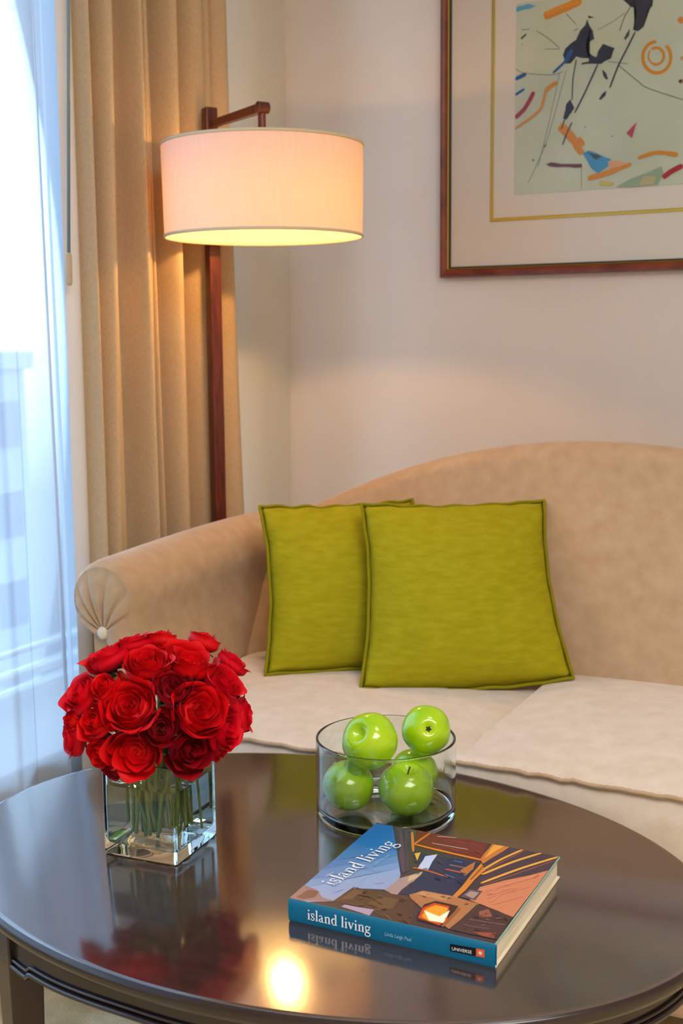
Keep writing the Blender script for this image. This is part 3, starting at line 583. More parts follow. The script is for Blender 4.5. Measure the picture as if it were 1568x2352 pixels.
def building(label, loc, w, d, top, depth, mtl, rows, cols):
    x, y = loc
    r = thing('apartment_building', label, 'building', (x, y, top - depth))
    bm = bmesh.new()
    box(bm, (x - d, y - w / 2, top - depth), (x, y + w / 2, top - 0.5), 0.02)
    link('facade', bm, mtl, r, smooth=False)
    bm = bmesh.new()
    box(bm, (x - d - 0.2, y - w / 2 - 0.2, top - 0.5), (x + 0.2, y + w / 2 + 0.2, top), 0.03)
    link('roof_slab', bm, mtl, r, smooth=False)
    for i in range(rows):
        z1 = top - 1.4 - i * 2.6
        for k in range(cols):
            y0 = y - w / 2 + w * (k + 0.2) / cols
            bm = bmesh.new()
            box(bm, (x - 0.1, y0, z1 - 1.3), (x + 0.06, y0 + 0.6 * w / cols, z1))
            link('window', bm, M['facade_glass'], r, smooth=False)


building('grey blue flat roofed building seen through the voile just below the horizon', (-24.0, 22.5), 9.0, 6.0, 0.9, 22.0, M['facade'], 6, 5)
building('pale building farther left, mostly hidden by the voile folds', (-34.0, 15.0), 12.0, 8.0, 4.6, 28.0, M['facade_light'], 8, 6)

# ------------------------------------------------------------------ voile and curtain
def fold(y, z, table, flare):
    return 0


bm = bmesh.new()
SY0, SY1 = -0.98, 2.03
def sheer_pt(u, v):
    y = lerp(SY0, SY1, u)
    z = lerp(2.52, 0.02, v)
    k = 0.55 + 0.55 * v
    ph = y * 2 * pi / 0.125 + 1.3 * sin(y * 9.0) + 0.5 * v * sin(y * 5.0)
    q = 1 - sstep(1.90, 2.00, y)
    x = XL + 0.0155 + 0.016 * q + (0.0085 + 0.0105 * q) * min(k, 1.0) * sin(ph) + (0.003 + 0.002 * q) * sin(2.3 * ph + 1.0 + v)
    yy = y + 0.014 * k * sin(2 * ph + 0.6) + 0.02 * (v - 0.5) * sin(y * 4.0)
    return (x, yy, z)
grid(bm, sheer_pt, 620, 14)
vo = link('voile_curtain', bm, M['sheer'], origin=(XL + 0.02, 0.55, 0.02))
tag(vo, 'white translucent voile curtain hanging over the window on the left', 'sheer curtain')

cur = thing('drape', 'heavy beige pleated drape gathered between the window and the floor lamp', 'curtain', (-1.64, 2.33, 0.01))
# folds: (centre along the rail, half width, depth)
FOLDS = [(0.0135, 0.0135, 0.75), (0.0629, 0.0271, 1.00), (0.1170, 0.0251, 0.42), (0.1625, 0.0193, 1.00), (0.2089, 0.0184, 0.90), (0.2418, 0.0116, 0.62), (0.2863, 0.0300, 1.00), (0.3443, 0.0261, 0.55), (0.4091, 0.0416, 0.95), (0.4768, 0.0242, 0.55), (0.5475, 0.0455, 0.90)]
def drape_pt(u, v):
    z = lerp(2.54, 0.012, v)
    y0 = lerp(2.030, 2.012, v)
    y1 = lerp(2.632, 2.690, v ** 1.6)
    s = u * 0.62
    x = 0.0
    dy = 0.0
    for k, (c, w, d) in enumerate(FOLDS):
        c = c + 0.006 * (sin(2.6 * v + 1.7 * k) - sin(2.6 * 0.6 + 1.7 * k)) * (0.4 + v)
        d = d * (1 + 0.22 * sin(1.9 * v + 2.3 * k))
        t = (s - c) / (w * 0.90)
        if abs(t) < 1:
            g = d * (1 - t * t) ** 0.46
            if g > x:
                x = g
                dy = -0.006 * t * abs(t) * d
    amp = lerp(0.070, 0.076, v)
    y = lerp(y0, y1, u) + dy
    xx = -1.662 + amp * x + 0.0015 * sin(s * 90 + 5 * v)
    return (xx, y, z)
bm = bmesh.new()
grid(bm, drape_pt, 520, 26)
link('drape_cloth', bm, M['curtain'], cur)
bm = bmesh.new()
def lining_pt(u, v):
    z = lerp(2.54, 0.012, v)
    y = lerp(1.992, 2.036, u) - 0.010 * v
    return (-1.646 + 0.016 * sin(u * pi * 0.9) - 0.004 * v, y, z)
grid(bm, lining_pt, 10, 20)
link('lining', bm, M['lining'], cur)['label'] = 'pale lining edge of the drape'

wand = thing('curtain_wand', 'thin grey curtain wand with a tan grip hanging in front of the voile', 'curtain wand', (-1.615, 1.963, 1.227))
bm = bmesh.new(); tube(bm, [(-1.625, 2.030, 2.54), (-1.617, 2.002, 1.9), (-1.615, 1.963, 1.288)], 0.0034, 8)
link('rod', bm, M['wand'], wand)
bm = bmesh.new(); tube(bm, [(-1.615, 1.9632, 1.292), (-1.615, 1.963, 1.287), (-1.615, 1.9615, 1.232), (-1.615, 1.9614, 1.227)], [0.004, 0.0064, 0.0064, 0.004], 12)
link('grip', bm, M['wand_grip'], wand)

# ------------------------------------------------------------------ framed picture
pic = thing('framed_picture', 'abstract splatter print in a mahogany frame with gold lined mat on the back wall', 'picture', (-0.70, YB, 1.272))
FX0, FX1, FZ0, FZ1 = -1.221, -0.20, 1.272, 2.134
def frame_ring(bm, x0, x1, z0, z1, prof, mi=0):
    """prof: list of (inset, y) closed loop swept round the rectangle."""
    rows = []
    for cx_, cz_, sx, sz in ((x0, z0, 1, 1), (x1, z0, -1, 1), (x1, z1, -1, -1), (x0, z1, 1, -1)):
        rows.append([bm.verts.new((cx_ + sx * a, y, cz_ + sz * a)) for a, y in prof])
    k = len(prof)
    for i in range(4):
        A, B = rows[i], rows[(i + 1) % 4]
        for j in range(k):
            f = bm.faces.new((A[j], B[j], B[(j + 1) % k], A[(j + 1) % k]))
            f.material_index = mi
bm = bmesh.new()
frame_ring(bm, FX0, FX1, FZ0, FZ1, [(0, YB - 0.001), (0, YB - 0.024), (0.003, YB - 0.030), (0.009, YB - 0.032), (0.015, YB - 0.028), (0.0195, YB - 0.023), (0.0195, YB - 0.001)])
link('frame', fix(bm), M['frame_wood'], pic, autosharp=35)
bm = bmesh.new()
frame_ring(bm, FX0 + 0.0195, FX1 - 0.0195, FZ0 + 0.0195, FZ1 - 0.0195, [(0, YB - 0.004), (0, YB - 0.022), (0.0015, YB - 0.0235), (0.0032, YB - 0.022), (0.0032, YB - 0.004)])
link('gilt_liner', fix(bm), M['gold'], pic, autosharp=35)
bm = bmesh.new()
frame_ring(bm, FX0 + 0.0227, FX1 - 0.0227, FZ0 + 0.0227, FZ1 - 0.0227, [(0, YB - 0.004), (0, YB - 0.020), (0.0045, YB - 0.018), (0.0045, YB - 0.004)])
link('black_liner', fix(bm), M['black'], pic, autosharp=35)
bm = bmesh.new()
box(bm, (FX0 + 0.0255, YB - 0.013, FZ0 + 0.0255), (FX1 - 0.0255, YB - 0.002, FZ1 - 0.0255))
link('mat_board', bm, M['mat_board'], pic, smooth=False)
bm = bmesh.new()
frame_ring(bm, -1.0865, -0.335, 1.4095, 2.0, [(0, YB - 0.012), (0, YB - 0.0155), (0.0022, YB - 0.0165), (0.0062, YB - 0.0165), (0.0085, YB - 0.0145), (0.0085, YB - 0.012)])
link('gold_fillet', fix(bm), M['gold_paint'], pic, autosharp=35)
AX0, AZ0 = -1.0228, 1.4728
AW, AH = 0.62, 0.4615
bm = bmesh.new()
pr_mats = [M['print']]
vs = [bm.verts.new((AX0 + a, YB - 0.0142, AZ0 + c)) for a, c in ((0, 0), (AW, 0), (AW, AH), (0, AH))]
bm.faces.new(vs)
def art3(u, v, z):
    u = min(max(u, 0.0004), AW); v = min(max(v, 0.0004), AH)
    return (AX0 + u, YB - z, AZ0 + v)
EXTRA = [('L', (214, 140, 10), 0.02, [(0.46, 0.36), (0.52, 0.38), (0.58, 0.35)]), ('L', (165, 30, 48), 0.016, [(0.44, 0.12), (0.5, 0.16), (0.55, 0.15)]), ('P', (36, 38, 54), [(0.42, 0.22), (0.47, 0.26), (0.5, 0.22), (0.46, 0.19)]), ('L', (10, 84, 150), 0.012, [(0.5, 0.05), (0.57, 0.09)])]
flat_art(bm, ART + EXTRA, art3, pr_mats, 0.01435, 0.00004, jitter=0.04)
link('art_print', bm, None, pic, smooth=False, mats=pr_mats)

bm = bmesh.new()
box(bm, (FX0 + 0.024, YB - 0.0195, FZ0 + 0.024), (FX1 - 0.024, YB - 0.0180, FZ1 - 0.024))
link('glazing', bm, M['picture_glass'], pic, smooth=False)

# ------------------------------------------------------------------ floor lamp
LX, LY = -1.3365, 2.2688
PX, PY = -1.560, 2.412
lamp = thing('floor_lamp', 'mahogany floor lamp with a glowing drum shade on a side arm behind the sofa', 'floor lamp', (PX, PY, 0))
ad = Vector((LX - PX, LY - PY, 0)).normalized()
an = Vector((-ad.y, ad.x, 0))
bm = bmesh.new(); box(bm, (PX - 0.05, PY - 0.14, 0), (PX + 0.05, PY + 0.14, 0.022), 0.004); link('base', bm, M['mahogany'], lamp, smooth=False)
def sq_post(bm, c, d1, d2, h1, h2, z0, z1, bev):
    c = Vector(c)
    P = []
    for z in (z0, z1):
        for a, b_ in ((-1, -1), (1, -1), (1, 1), (-1, 1)):
            q = c + d1 * (a * h1) + d2 * (b_ * h2)
            P.append((q.x, q.y, z))
    hexa(bm, P, bev, 2)
bm = bmesh.new(); sq_post(bm, (PX, PY, 0), ad, an, 0.0145, 0.0145, 0.02, 1.642, 0.0025); link('pole', bm, M['mahogany'], lamp, smooth=False)
bm = bmesh.new()
a0 = Vector((PX, PY, 1.604)) + ad * 0.013
a1 = Vector((LX, LY, 1.598)) + ad * 0.004
P = []
for q, hh, ww in ((a0, 0.009, 0.008), (a1, 0.011, 0.009)):
    pass
def bar(bm, a, b_, wa, ha, wb, hb, bev):
    d = (b_ - a).normalized(); s = d.cross(Vector((0, 0, 1))).normalized(); u_ = s.cross(d)
    P = []
    for q, w_, h_ in ((a, wa, ha), (b_, wb, hb)):
        for i, j in ((-1, -1), (1, -1), (1, 1), (-1, 1)):
            P.append(q + s * (w_ * i) + u_ * (h_ * j))
    hexa(bm, P, bev, 2)
bar(bm, a0, a1, 0.008, 0.008, 0.009, 0.010, 0.002)
link('arm', bm, M['mahogany'], lamp, smooth=False)
bm = bmesh.new()
tube(bm, [a1 - an * 0.014, a1 - an * 0.012, a1 + an * 0.012, a1 + an * 0.014], [0.010, 0.0125, 0.0125, 0.010], 20)
link('arm_knuckle', bm, M['mahogany'], lamp, autosharp=40)
bm = bmesh.new()
lathe(bm, [(0, 1.600), (0.0085, 1.600), (0.0085, 1.560), (0.0095, 1.556), (0.0095, 1.552), (0.0065, 1.548), (0.0065, 1.475), (0, 1.475)], LX, LY, 20)
link('hanger', fix(bm), M['mahogany'], lamp, autosharp=40)
ZT_, ZB_, RT_, RB_ = 1.5195, 1.3325, 0.2140, 0.2110
bm = bmesh.new()
lathe(bm, [(lerp(RB_, RT_, i / 8), lerp(ZB_, ZT_, i / 8)) for i in range(9)], LX, LY, 96)
shade = link('lamp_shade', fix(bm), M['shade'], lamp)
for z_, r_ in ((ZT_, RT_), (ZB_, RB_)):
    bm = bmesh.new()
    lathe(bm, [(r_ + 0.0014, z_ - 0.003), (r_ + 0.0018, z_), (r_ + 0.0014, z_ + 0.003), (r_ - 0.0014, z_ + 0.003), (r_ - 0.0018, z_), (r_ - 0.0014, z_ - 0.003)], LX, LY, 96, closed=True)
    link('shade_trim', fix(bm), M['shade_trim'], shade)
bm = bmesh.new()
for k in range(3):
    a = k * 2 * pi / 3 + 0.4
    tube(bm, [(LX + 0.012 * cos(a), LY + 0.012 * sin(a), 1.511), (LX + (RT_ - 0.001) * cos(a), LY + (RT_ - 0.001) * sin(a), 1.5175)], 0.002, 8)
lathe(bm, [(0.0066, 1.506), (0.014, 1.506), (0.014, 1.515), (0.0066, 1.515)], LX, LY, 20, closed=True)
link('spider', fix(bm), M['steel'], shade)
bm = bmesh.new()
lathe(bm, [(0, 1.504), (0.015, 1.504), (0.016, 1.50), (0.016, 1.482), (0.020, 1.468), (0.0215, 1.452), (0.0200, 1.4505), (0.0180, 1.453), (0, 1.453)], LX, LY, 24)
link('socket', fix(bm), M['socket'], lamp, autosharp=40)
bm = bmesh.new()
lathe(bm, [(0, 1.431), (0.009, 1.433), (0.0150, 1.438), (0.0180, 1.445), (0.0184, 1.4525), (0, 1.4525)], LX, LY, 16)
link('bulb', fix(bm), M['bulb'], lamp)

# ------------------------------------------------------------------ sofa
XC = -0.64
sofa = thing('sofa', 'beige velvet two seat sofa with a humped back and rolled pleated arms', 'sofa', (XC, 2.1, 0))
def crest(x):
    d = abs(x - XC)
    a = 0.902 - 0.392 * d ** 2.07
    b_ = 0.700
    k = 0.03
    h = max(k - abs(a - b_), 0) / k
    return max(a, b_) + h * h * k * 0.25
bm = bmesh.new()
BX0, BX1 = XC - 0.84, XC + 0.84
def back_pt(u, v):
    x = lerp(BX0, BX1, u)
    zc = crest(x)
    d = abs(x - XC)
    fwdc = 0.10 * sstep(0.48, 0.80, d) ** 1.5
    r = 0.055
    f = Vector((2.385 - fwdc * 0.8 + 0.05 * (zc - 0.7), zc - r))
    lowf = Vector((2.205 - fwdc, 0.44))
    P = [Vector((lowf.x - 0.0, 0.20))]
    for i in range(7):
        t = i / 6
        q = lowf.lerp(f, t)
        q.x -= 0.012 * sin(pi * t)
        P.append(q)
    c = f + Vector((r * 0.97, 0.0))
    dirn = 0.24
    for i in range(1, 9):
        a = pi - (pi + 0.15) * i / 8 + dirn * (1 - i / 8) * 0
        P.append(c + Vector((cos(a), sin(a))) * r)
    P.append(Vector((c.x + r + 0.005, zc - 0.2)))
    P.append(Vector((c.x + r + 0.012, 0.10)))
    t = v * (len(P) - 1)
    i = min(int(t), len(P) - 2)
    q = P[i].lerp(P[i + 1], t - i)
    return (x, q.x, q.y)
grid(bm, back_pt, 96, 17)
# close the two ends
bmesh.ops.holes_fill(bm, edges=[ed for ed in bm.edges if len(ed.link_faces) == 1], sides=0)
link('back', fix(bm), M['sofa'], sofa, autosharp=60)

ARY0, ARY1 = 1.775, 2.47
def arm(side):
    bm = bmesh.new()
    def X(v):  # local outward coordinate -> world
        return v if side < 0 else 2 * XC - v
    RC = (-1.418, 0.626); RR = 0.076
    def loop(y):
        sw = 0.020 * sin(pi * min(max((y - ARY0) / 0.85, 0), 1) * 0.8)
        P = [(-1.322, 0.10), (-1.322, 0.30), (-1.326, 0.45), (-1.334, 0.54)]
        a0, a1 = -0.45, 3.75
        for i in range(17):
            a = lerp(a0, a1, i / 16)
            P.append((RC[0] + RR * cos(a), RC[1] + sw + RR * sin(a)))
        P += [(-1.442, 0.555), (-1.446, 0.45), (-1.446, 0.30), (-1.446, 0.10)]
        return P
    NP = len(loop(2.0))
    ys = [ARY0 + 0.004, ARY0 + 0.012, ARY0 + 0.024] + [lerp(ARY0 + 0.03, ARY1, i / 18) for i in range(19)]
    ins = [0.010, 0.0035, 0.0008] + [0] * 19
    rows = []
    for y, k in zip(ys, ins):
        L = loop(y)
        cx_, cz_ = -1.39, 0.5
        rows.append([])
        for px_, pz_ in L:
            if pz_ > 0.5:
                dx, dz = px_ - RC[0], pz_ - RC[1]
            else:
                dx, dz = px_ - (-1.384), 0
            ln = sqrt(dx * dx + dz * dz) or 1
            rows[-1].append(bm.verts.new((X(px_ - dx / ln * k), y, pz_ - dz / ln * k)))
    for i in range(len(rows) - 1):
        for j in range(NP - 1):
            bm.faces.new((rows[i][j], rows[i][j + 1], rows[i + 1][j + 1], rows[i + 1][j]))
    bm.faces.new([rows[-1][j] for j in range(NP)])
    o = link('arm', fix(bm), M['sofa'], sofa, autosharp=60)
    # pleated front: a fan from the button to the rim of the roll, flat panel below
    bm = bmesh.new()
    L = loop(ARY0 + 0.004)
    rim = []
    for px_, pz_ in L:
        if pz_ > 0.5:
            dx, dz = px_ - RC[0], pz_ - RC[1]
        else:
            dx, dz = px_ - (-1.384), 0
        ln = sqrt(dx * dx + dz * dz) or 1
        rim.append(Vector((px_ - dx / ln * 0.010, pz_ - dz / ln * 0.010)))
    # dense rim from rim[3] (inner) round to rim[-4]
    part = rim[2:-3]
    dense = []
    for i in range(len(part) - 1):
        for k in range(8):
            dense.append(part[i].lerp(part[i + 1], k / 8))
    dense.append(part[-1])
    BT = Vector((-1.408, 0.568))
    creases = [2.62, 2.28, 1.98, 1.52, 1.05, 0.62]
    NR = 14
    rows = []
    for q in dense:
        d = q - BT
        ang = atan2(d.y, d.x)
        if ang < -1.0:
            ang += 2 * pi
        row = []
        for k in range(NR + 1):
            t = k / NR
            p = BT + d * t
            bul = 0.016 * sin(pi * (0.12 + 0.83 * t)) + 0.003 * (1 - t)
            cr = 0.0
            for c_ in creases:
                w_ = 0.05 + 0.03 * (1 - t)
                dd = (ang - c_) / w_
                cr += exp(-dd * dd) * (0.0065 * (1 - sstep(0.78, 1.0, t)) * sstep(0.0, 0.12, t))
            row.append(bm.verts.new((X(p.x), ARY0 + 0.004 - (bul if t < 1 else 0) * sstep(0, 0.25, 1 - t) + cr, p.y)))
        rows.append(row)
    for i in range(len(rows) - 1):
        for k in range(NR):
            bm.faces.new((rows[i][k], rows[i + 1][k], rows[i + 1][k + 1], rows[i][k + 1]))
    low = [rim[0], rim[1], rim[2], BT, rim[-4], rim[-3], rim[-2], rim[-1]]
    bm.faces.new([bm.verts.new((X(p.x), ARY0 + 0.003, p.y)) for p in low])
    bmesh.ops.remove_doubles(bm, verts=bm.verts, dist=0.00002)
    link('pleated_front', fix(bm), M['sofa'], o)
    bm = bmesh.new()
    bmesh.ops.create_uvsphere(bm, u_segments=16, v_segments=10, radius=0.0125)
    bmesh.ops.scale(bm, vec=(1, 0.6, 1), verts=bm.verts)
    bmesh.ops.translate(bm, vec=(X(BT.x), ARY0 - 0.008, BT.y), verts=bm.verts)
    link('button', bm, M['button'], o)
    return o
arm(-1); arm(1)

bm = bmesh.new(); box(bm, (-1.325, 1.712, 0.10), (2 * XC + 1.325, 2.25, 0.335), 0.012, 3)
link('seat_base', bm, M['sofa'], sofa)
for sx in (-1.37, 2 * XC + 1.37):
    for sy in (1.80, 2.42):
        bm = bmesh.new(); lathe(bm, [(0, 0), (0.018, 0), (0.027, 0.10), (0, 0.10)], sx, sy, 16); link('leg', fix(bm), M['mahogany'], sofa, autosharp=40)


def seat_cushion(x0, x1, y0, y1, ztop, zbot, puff, welt_z, seed):
    bm = bmesh.new()
    NU, NV = 40, 34
    rad = 0.025
    def top(u, v):
        x = lerp(x0, x1, u); y = lerp(y0, y1, v)
        a = (1 - (2 * u - 1) ** 4) ; b_ = (1 - (2 * v - 1) ** 4)
        z = welt_z + (ztop - welt_z) * min(a, 1) ** 0.6 * min(b_, 1) ** 0.6 + puff * (1 - (2 * u - 1) ** 2) * (1 - (2 * v - 1) ** 2)
        z += 0.003 * noise.noise(Vector((x * 7, y * 7, seed))) * min(a * b_ * 3, 1)
        # gathered wrinkles near the front seam and the middle gap
        wz = exp(-(v / 0.10) ** 2) * 0.0030 * sin(x * 150 + 2.5 * sin(x * 37)) * (0.5 + 0.5 * noise.noise(Vector((x * 9, 0, seed))))
        we = exp(-(((1 - u) if seed < 2 else u) / 0.07) ** 2) * 0.0032 * sin(y * 260 + 3 * sin(y * 50)) * exp(-((v - 0.1) / 0.25) ** 2)
        bow = -0.012 * sin(pi * u) * (1 - v) ** 3
        return Vector((x, y + bow, z + wz + we))
    T = grid(bm, lambda u, v: top(u, v), NU, NV)
    # boxing: follow the perimeter down
    per = [T[i][0] for i in range(NU + 1)] + [T[NU][j] for j in range(1, NV + 1)] + [T[i][NV] for i in range(NU - 1, -1, -1)] + [T[0][j] for j in range(NV - 1, 0, -1)]
    prev = per
    H = welt_z - zbot
    cx_, cy_ = (x0 + x1) / 2, (y0 + y1) / 2
    for t, s in ((0.045, -0.0045), (0.12, 0.001), (0.30, 0.006), (0.5, 0.008), (0.75, 0.006), (1.0, -0.006)):
        ring = []
        for vtx in per:
            c = vtx.co
            dx = (1 if c.x > cx_ else -1) if (abs(c.x - x0) < 0.002 or abs(c.x - x1) < 0.002) else 0
            dy = -1 if c.y < y0 + 0.02 and abs(c.y - y1) > 0.1 and not dx else (1 if abs(c.y - y1) < 0.002 else 0)
            ring.append(bm.verts.new((c.x + dx * s * 0.3, c.y + dy * s, c.z - (c.z - zbot) * t)))
        for i in range(len(per)):
            j = (i + 1) % len(per)
            bm.faces.new((prev[i], prev[j], ring[j], ring[i]))
        prev = ring
    bm.faces.new(prev)
    pts = [(v_.co.x, v_.co.y - 0.002, v_.co.z + 0.0005) for v_ in (T[i][0] for i in range(NU + 1))]
    side1 = [Vector((v_.co.x, v_.co.y, v_.co.z)) for v_ in (T[NU][j] for j in range(NV + 1))]
    side0 = [Vector((v_.co.x, v_.co.y, v_.co.z)) for v_ in (T[0][j] for j in range(NV + 1))]
    o = link('seat_cushion', fix(bm), M['seat'], sofa, autosharp=50)
    bm = bmesh.new()
    dense = []
    for i in range(len(pts) - 1):
        for k in range(5):
            dense.append(Vector(pts[i]).lerp(Vector(pts[i + 1]), k / 5))
    rad_ = [0.0034 + 0.0004 * sin(i * 2.1) for i in range(len(dense))]
    tube(bm, dense, rad_, 8)
    link('welt', bm, M['sofa'], o)
    return o
seat_cushion(-1.322, -0.668, 1.682, 2.24, 0.458, 0.335, 0.010, 0.444, 1)
seat_cushion(-0.662, 0.042, 1.676, 2.24, 0.470, 0.335, 0.016, 0.464, 2)


# ------------------------------------------------------------------ throw pillows
def pillow(label, BL, BR, TR, TL, front, backb, seed, sag):
    BL, BR, TR, TL = Vector(BL), Vector(BR), Vector(TR), Vector(TL)
    nrm = (BR - BL).cross(TL - BL).normalized()
    if nrm.y > 0:
        nrm = -nrm
    cen = (BL + BR) / 2
    r = thing('throw_pillow', label, 'pillow', (cen.x, cen.y, cen.z), 'green throw pillows on the sofa')
    N = 44
    def base(u, v):
        p = BL.lerp(BR, u).lerp(TL.lerp(TR, u), v)
        a, c = 2 * u - 1, 2 * v - 1
        ins_u = 0.016 * (1 - c * c)   # sides pulled in between the corners
        ins_v = 0.010 * (1 - a * a)
        rx = (BR - BL).normalized(); uy = (TL - BL).normalized()
        wob = 0.0022 * noise.noise(Vector((u * 6 + seed, v * 6, 9.1)))
        p = p + rx * wob + uy * wob
        p = p - rx * (a * ins_u) - uy * (c * ins_v * (1.0 if c > 0 else sag))
        return p, a, c
    def edge_wave(u, v):
        e1 = min(u, 1 - u, v, 1 - v)
        return 0.0034 * sin(34 * u + 7 * seed) * sin(27 * v + 3 * seed) * exp(-(e1 / 0.05) ** 2)
    def bulge(a, c):
        return ((1 - a * a) * (1 - c * c))
    bm = bmesh.new()
    def fpt(u, v, sgn, h):
        p, a, c = base(u, v)
        bb = max(bulge(a, c), 0) ** 0.56
        p3 = p + nrm * (sgn * h * bb)
        wr = 0.011 * noise.noise(Vector((u * 2.2 + seed * 3, v * 2.6, 5.3))) * bb + 0.003 * noise.noise(Vector((u * 5 + seed, v * 5, 0.3))) * bb
        wr += 0.0065 * noise.noise(Vector((u * 3 + seed, v * 15, 1.3))) * exp(-((1 - abs(a)) / 0.3) ** 2) * bb
        wr += 0.0050 * noise.noise(Vector((u * 15 + seed, v * 3, 2.3))) * exp(-((1 - abs(c)) / 0.3) ** 2) * bb
        return p3 + nrm * (wr * sgn) + nrm * edge_wave(u, v)
    A = grid(bm, lambda u, v: fpt(u, v, 1, front), N, N)
    B = grid(bm, lambda u, v: fpt(u, v, -1, backb), N, N)
    bmesh.ops.remove_doubles(bm, verts=bm.verts, dist=0.00005)
    link('cushion_body', fix(bm), M['pillow'], r)
    bm = bmesh.new()
    pts = []
    for i in range(N * 2):
        pts.append((i / (N * 2), 0.0))
    for i in range(N * 2):
        pts.append((1.0, i / (N * 2)))
    for i in range(N * 2):
        pts.append((1 - i / (N * 2), 1.0))
    for i in range(N * 2):
        pts.append((0.0, 1 - i / (N * 2)))
    P3 = []
    for k, (u, v) in enumerate(pts):
        p, a, c = base(u, v)
        rx = (BR - BL).normalized(); uy = (TL - BL).normalized()
        o_ = rx * (0.003 * (1 if u == 1 else -1 if u == 0 else 0)) + uy * (0.003 * (1 if v == 1 else -1 if v == 0 else 0))
        P3.append(p + o_ + nrm * (edge_wave(u, v) + 0.0012 * sin(k * 0.4)))
    tube(bm, P3, 0.0036, 8, closed=True)
    link('piping', bm, M['piping'], r)
    return r
pillow('green linen pillow at the back, half hidden and leaning against the sofa arm', (-1.163, 1.956, 0.470), (-0.860, 2.195, 0.470), (-1.030, 2.352, 0.768), (-1.288, 2.155, 0.766), 0.070, 0.035, 1, 0.2)
pillow('green linen pillow in front, fully seen and overlapping the other pillow', (-0.958, 1.960, 0.468), (-0.616, 2.162, 0.477), (-0.737, 2.352, 0.782), (-1.053, 2.163, 0.781), 0.085, 0.022, 4, -1.2)

# ------------------------------------------------------------------ coffee table
TX, TY, TA, TB, TZ = -0.707, 1.304, 0.506, 0.3635, 0.45
table = thing('coffee_table', 'oval dark lacquered coffee table with a beaded apron in front of the sofa', 'coffee table', (TX, TY, 0))
def ell(off, ang):
    return Vector((TX + (TA - off) * cos(ang), TY + (TB - off) * sin(ang)))
bm = bmesh.new()
prof = [(0.010, TZ), (0.004, TZ - 0.0006), (0.0012, TZ - 0.003), (0, TZ - 0.0065), (0.0006, TZ - 0.012), (0.003, TZ - 0.0175), (0.008, TZ - 0.021), (0.016, TZ - 0.0225), (0.022, TZ - 0.024)]
SEG = 200
rows = [[bm.verts.new((*ell(off, 2 * pi * k / SEG), z)) for k in range(SEG)] for off, z in prof]
for i in range(len(rows) - 1):
    for k in range(SEG):
        k2 = (k + 1) % SEG
        bm.faces.new((rows[i][k], rows[i][k2], rows[i + 1][k2], rows[i + 1][k]))
for f in bm.faces:
    f.material_index = 1
bm.faces.new(rows[0]); bm.faces.new(rows[-1][::-1])
for f in bm.faces:
    if f.calc_center_median().z > TZ - 0.0005:
        f.material_index = 0
link('table_top', fix(bm), None, table, autosharp=50, mats=[M['table'], M['table_side']])
LEGS = []
for sx, sy in ((-1, -1), (1, -1), (1, 1), (-1, 1)):
    th = atan2(sy * 0.262 / TB, sx * 0.252 / TA)
    LEGS.append(th)
def apron_bottom(th):
    d = min(abs((th - t + pi) % (2 * pi) - pi) for t in LEGS)
    # curved drop towards each leg with a little step
    z = 0.392 - 0.010 * sstep(0.55, 0.13, d)
    if d < 0.155:
        z -= 0.008 * sstep(0.155, 0.13, d)
    return z
bm = bmesh.new()
NA = 400
rows = []
for k in range(NA):
    th = 2 * pi * k / NA
    zb = apron_bottom(th)
    o0, o1 = ell(0.024, th), ell(0.042, th)
    rows.append([bm.verts.new((o0.x, o0.y, TZ - 0.022)), bm.verts.new((o0.x, o0.y, zb)), bm.verts.new((o1.x, o1.y, zb)), bm.verts.new((o1.x, o1.y, TZ - 0.022))])
for k in range(NA):
    A, B = rows[k], rows[(k + 1) % NA]
    for j in range(4):
        bm.faces.new((A[j], B[j], B[(j + 1) % 4], A[(j + 1) % 4]))
apr = link('apron', fix(bm), M['table_side'], table, autosharp=40)
bm = bmesh.new()
for off, dz, rr_ in ((0.0215, 0.0035, 0.0036), (0.0225, 0.0115, 0.0024)):
    tube(bm, [(*ell(off, 2 * pi * k / NA), apron_bottom(2 * pi * k / NA) + dz) for k in range(NA)], rr_, 8, closed=True)
link('bead_moulding', bm, M['table_side'], apr)
for th in LEGS:
    c = ell(0.040, th)
    nd = Vector((cos(th) / TA, sin(th) / TB, 0)).normalized()
    td = Vector((-nd.y, nd.x, 0))
    bm = bmesh.new()
    P = []
    for z, h in ((0.0, 0.014), (TZ - 0.0225, 0.0225)):
        for a, b_ in ((-1, -1), (1, -1), (1, 1), (-1, 1)):
            q = Vector((c.x, c.y, z)) + td * (a * h) + nd * (b_ * h - (0.0225 - h) * 0.3)
            P.append(q)
    hexa(bm, P, 0.002, 2)
    link('leg', bm, M['table_side'], table, smooth=False)

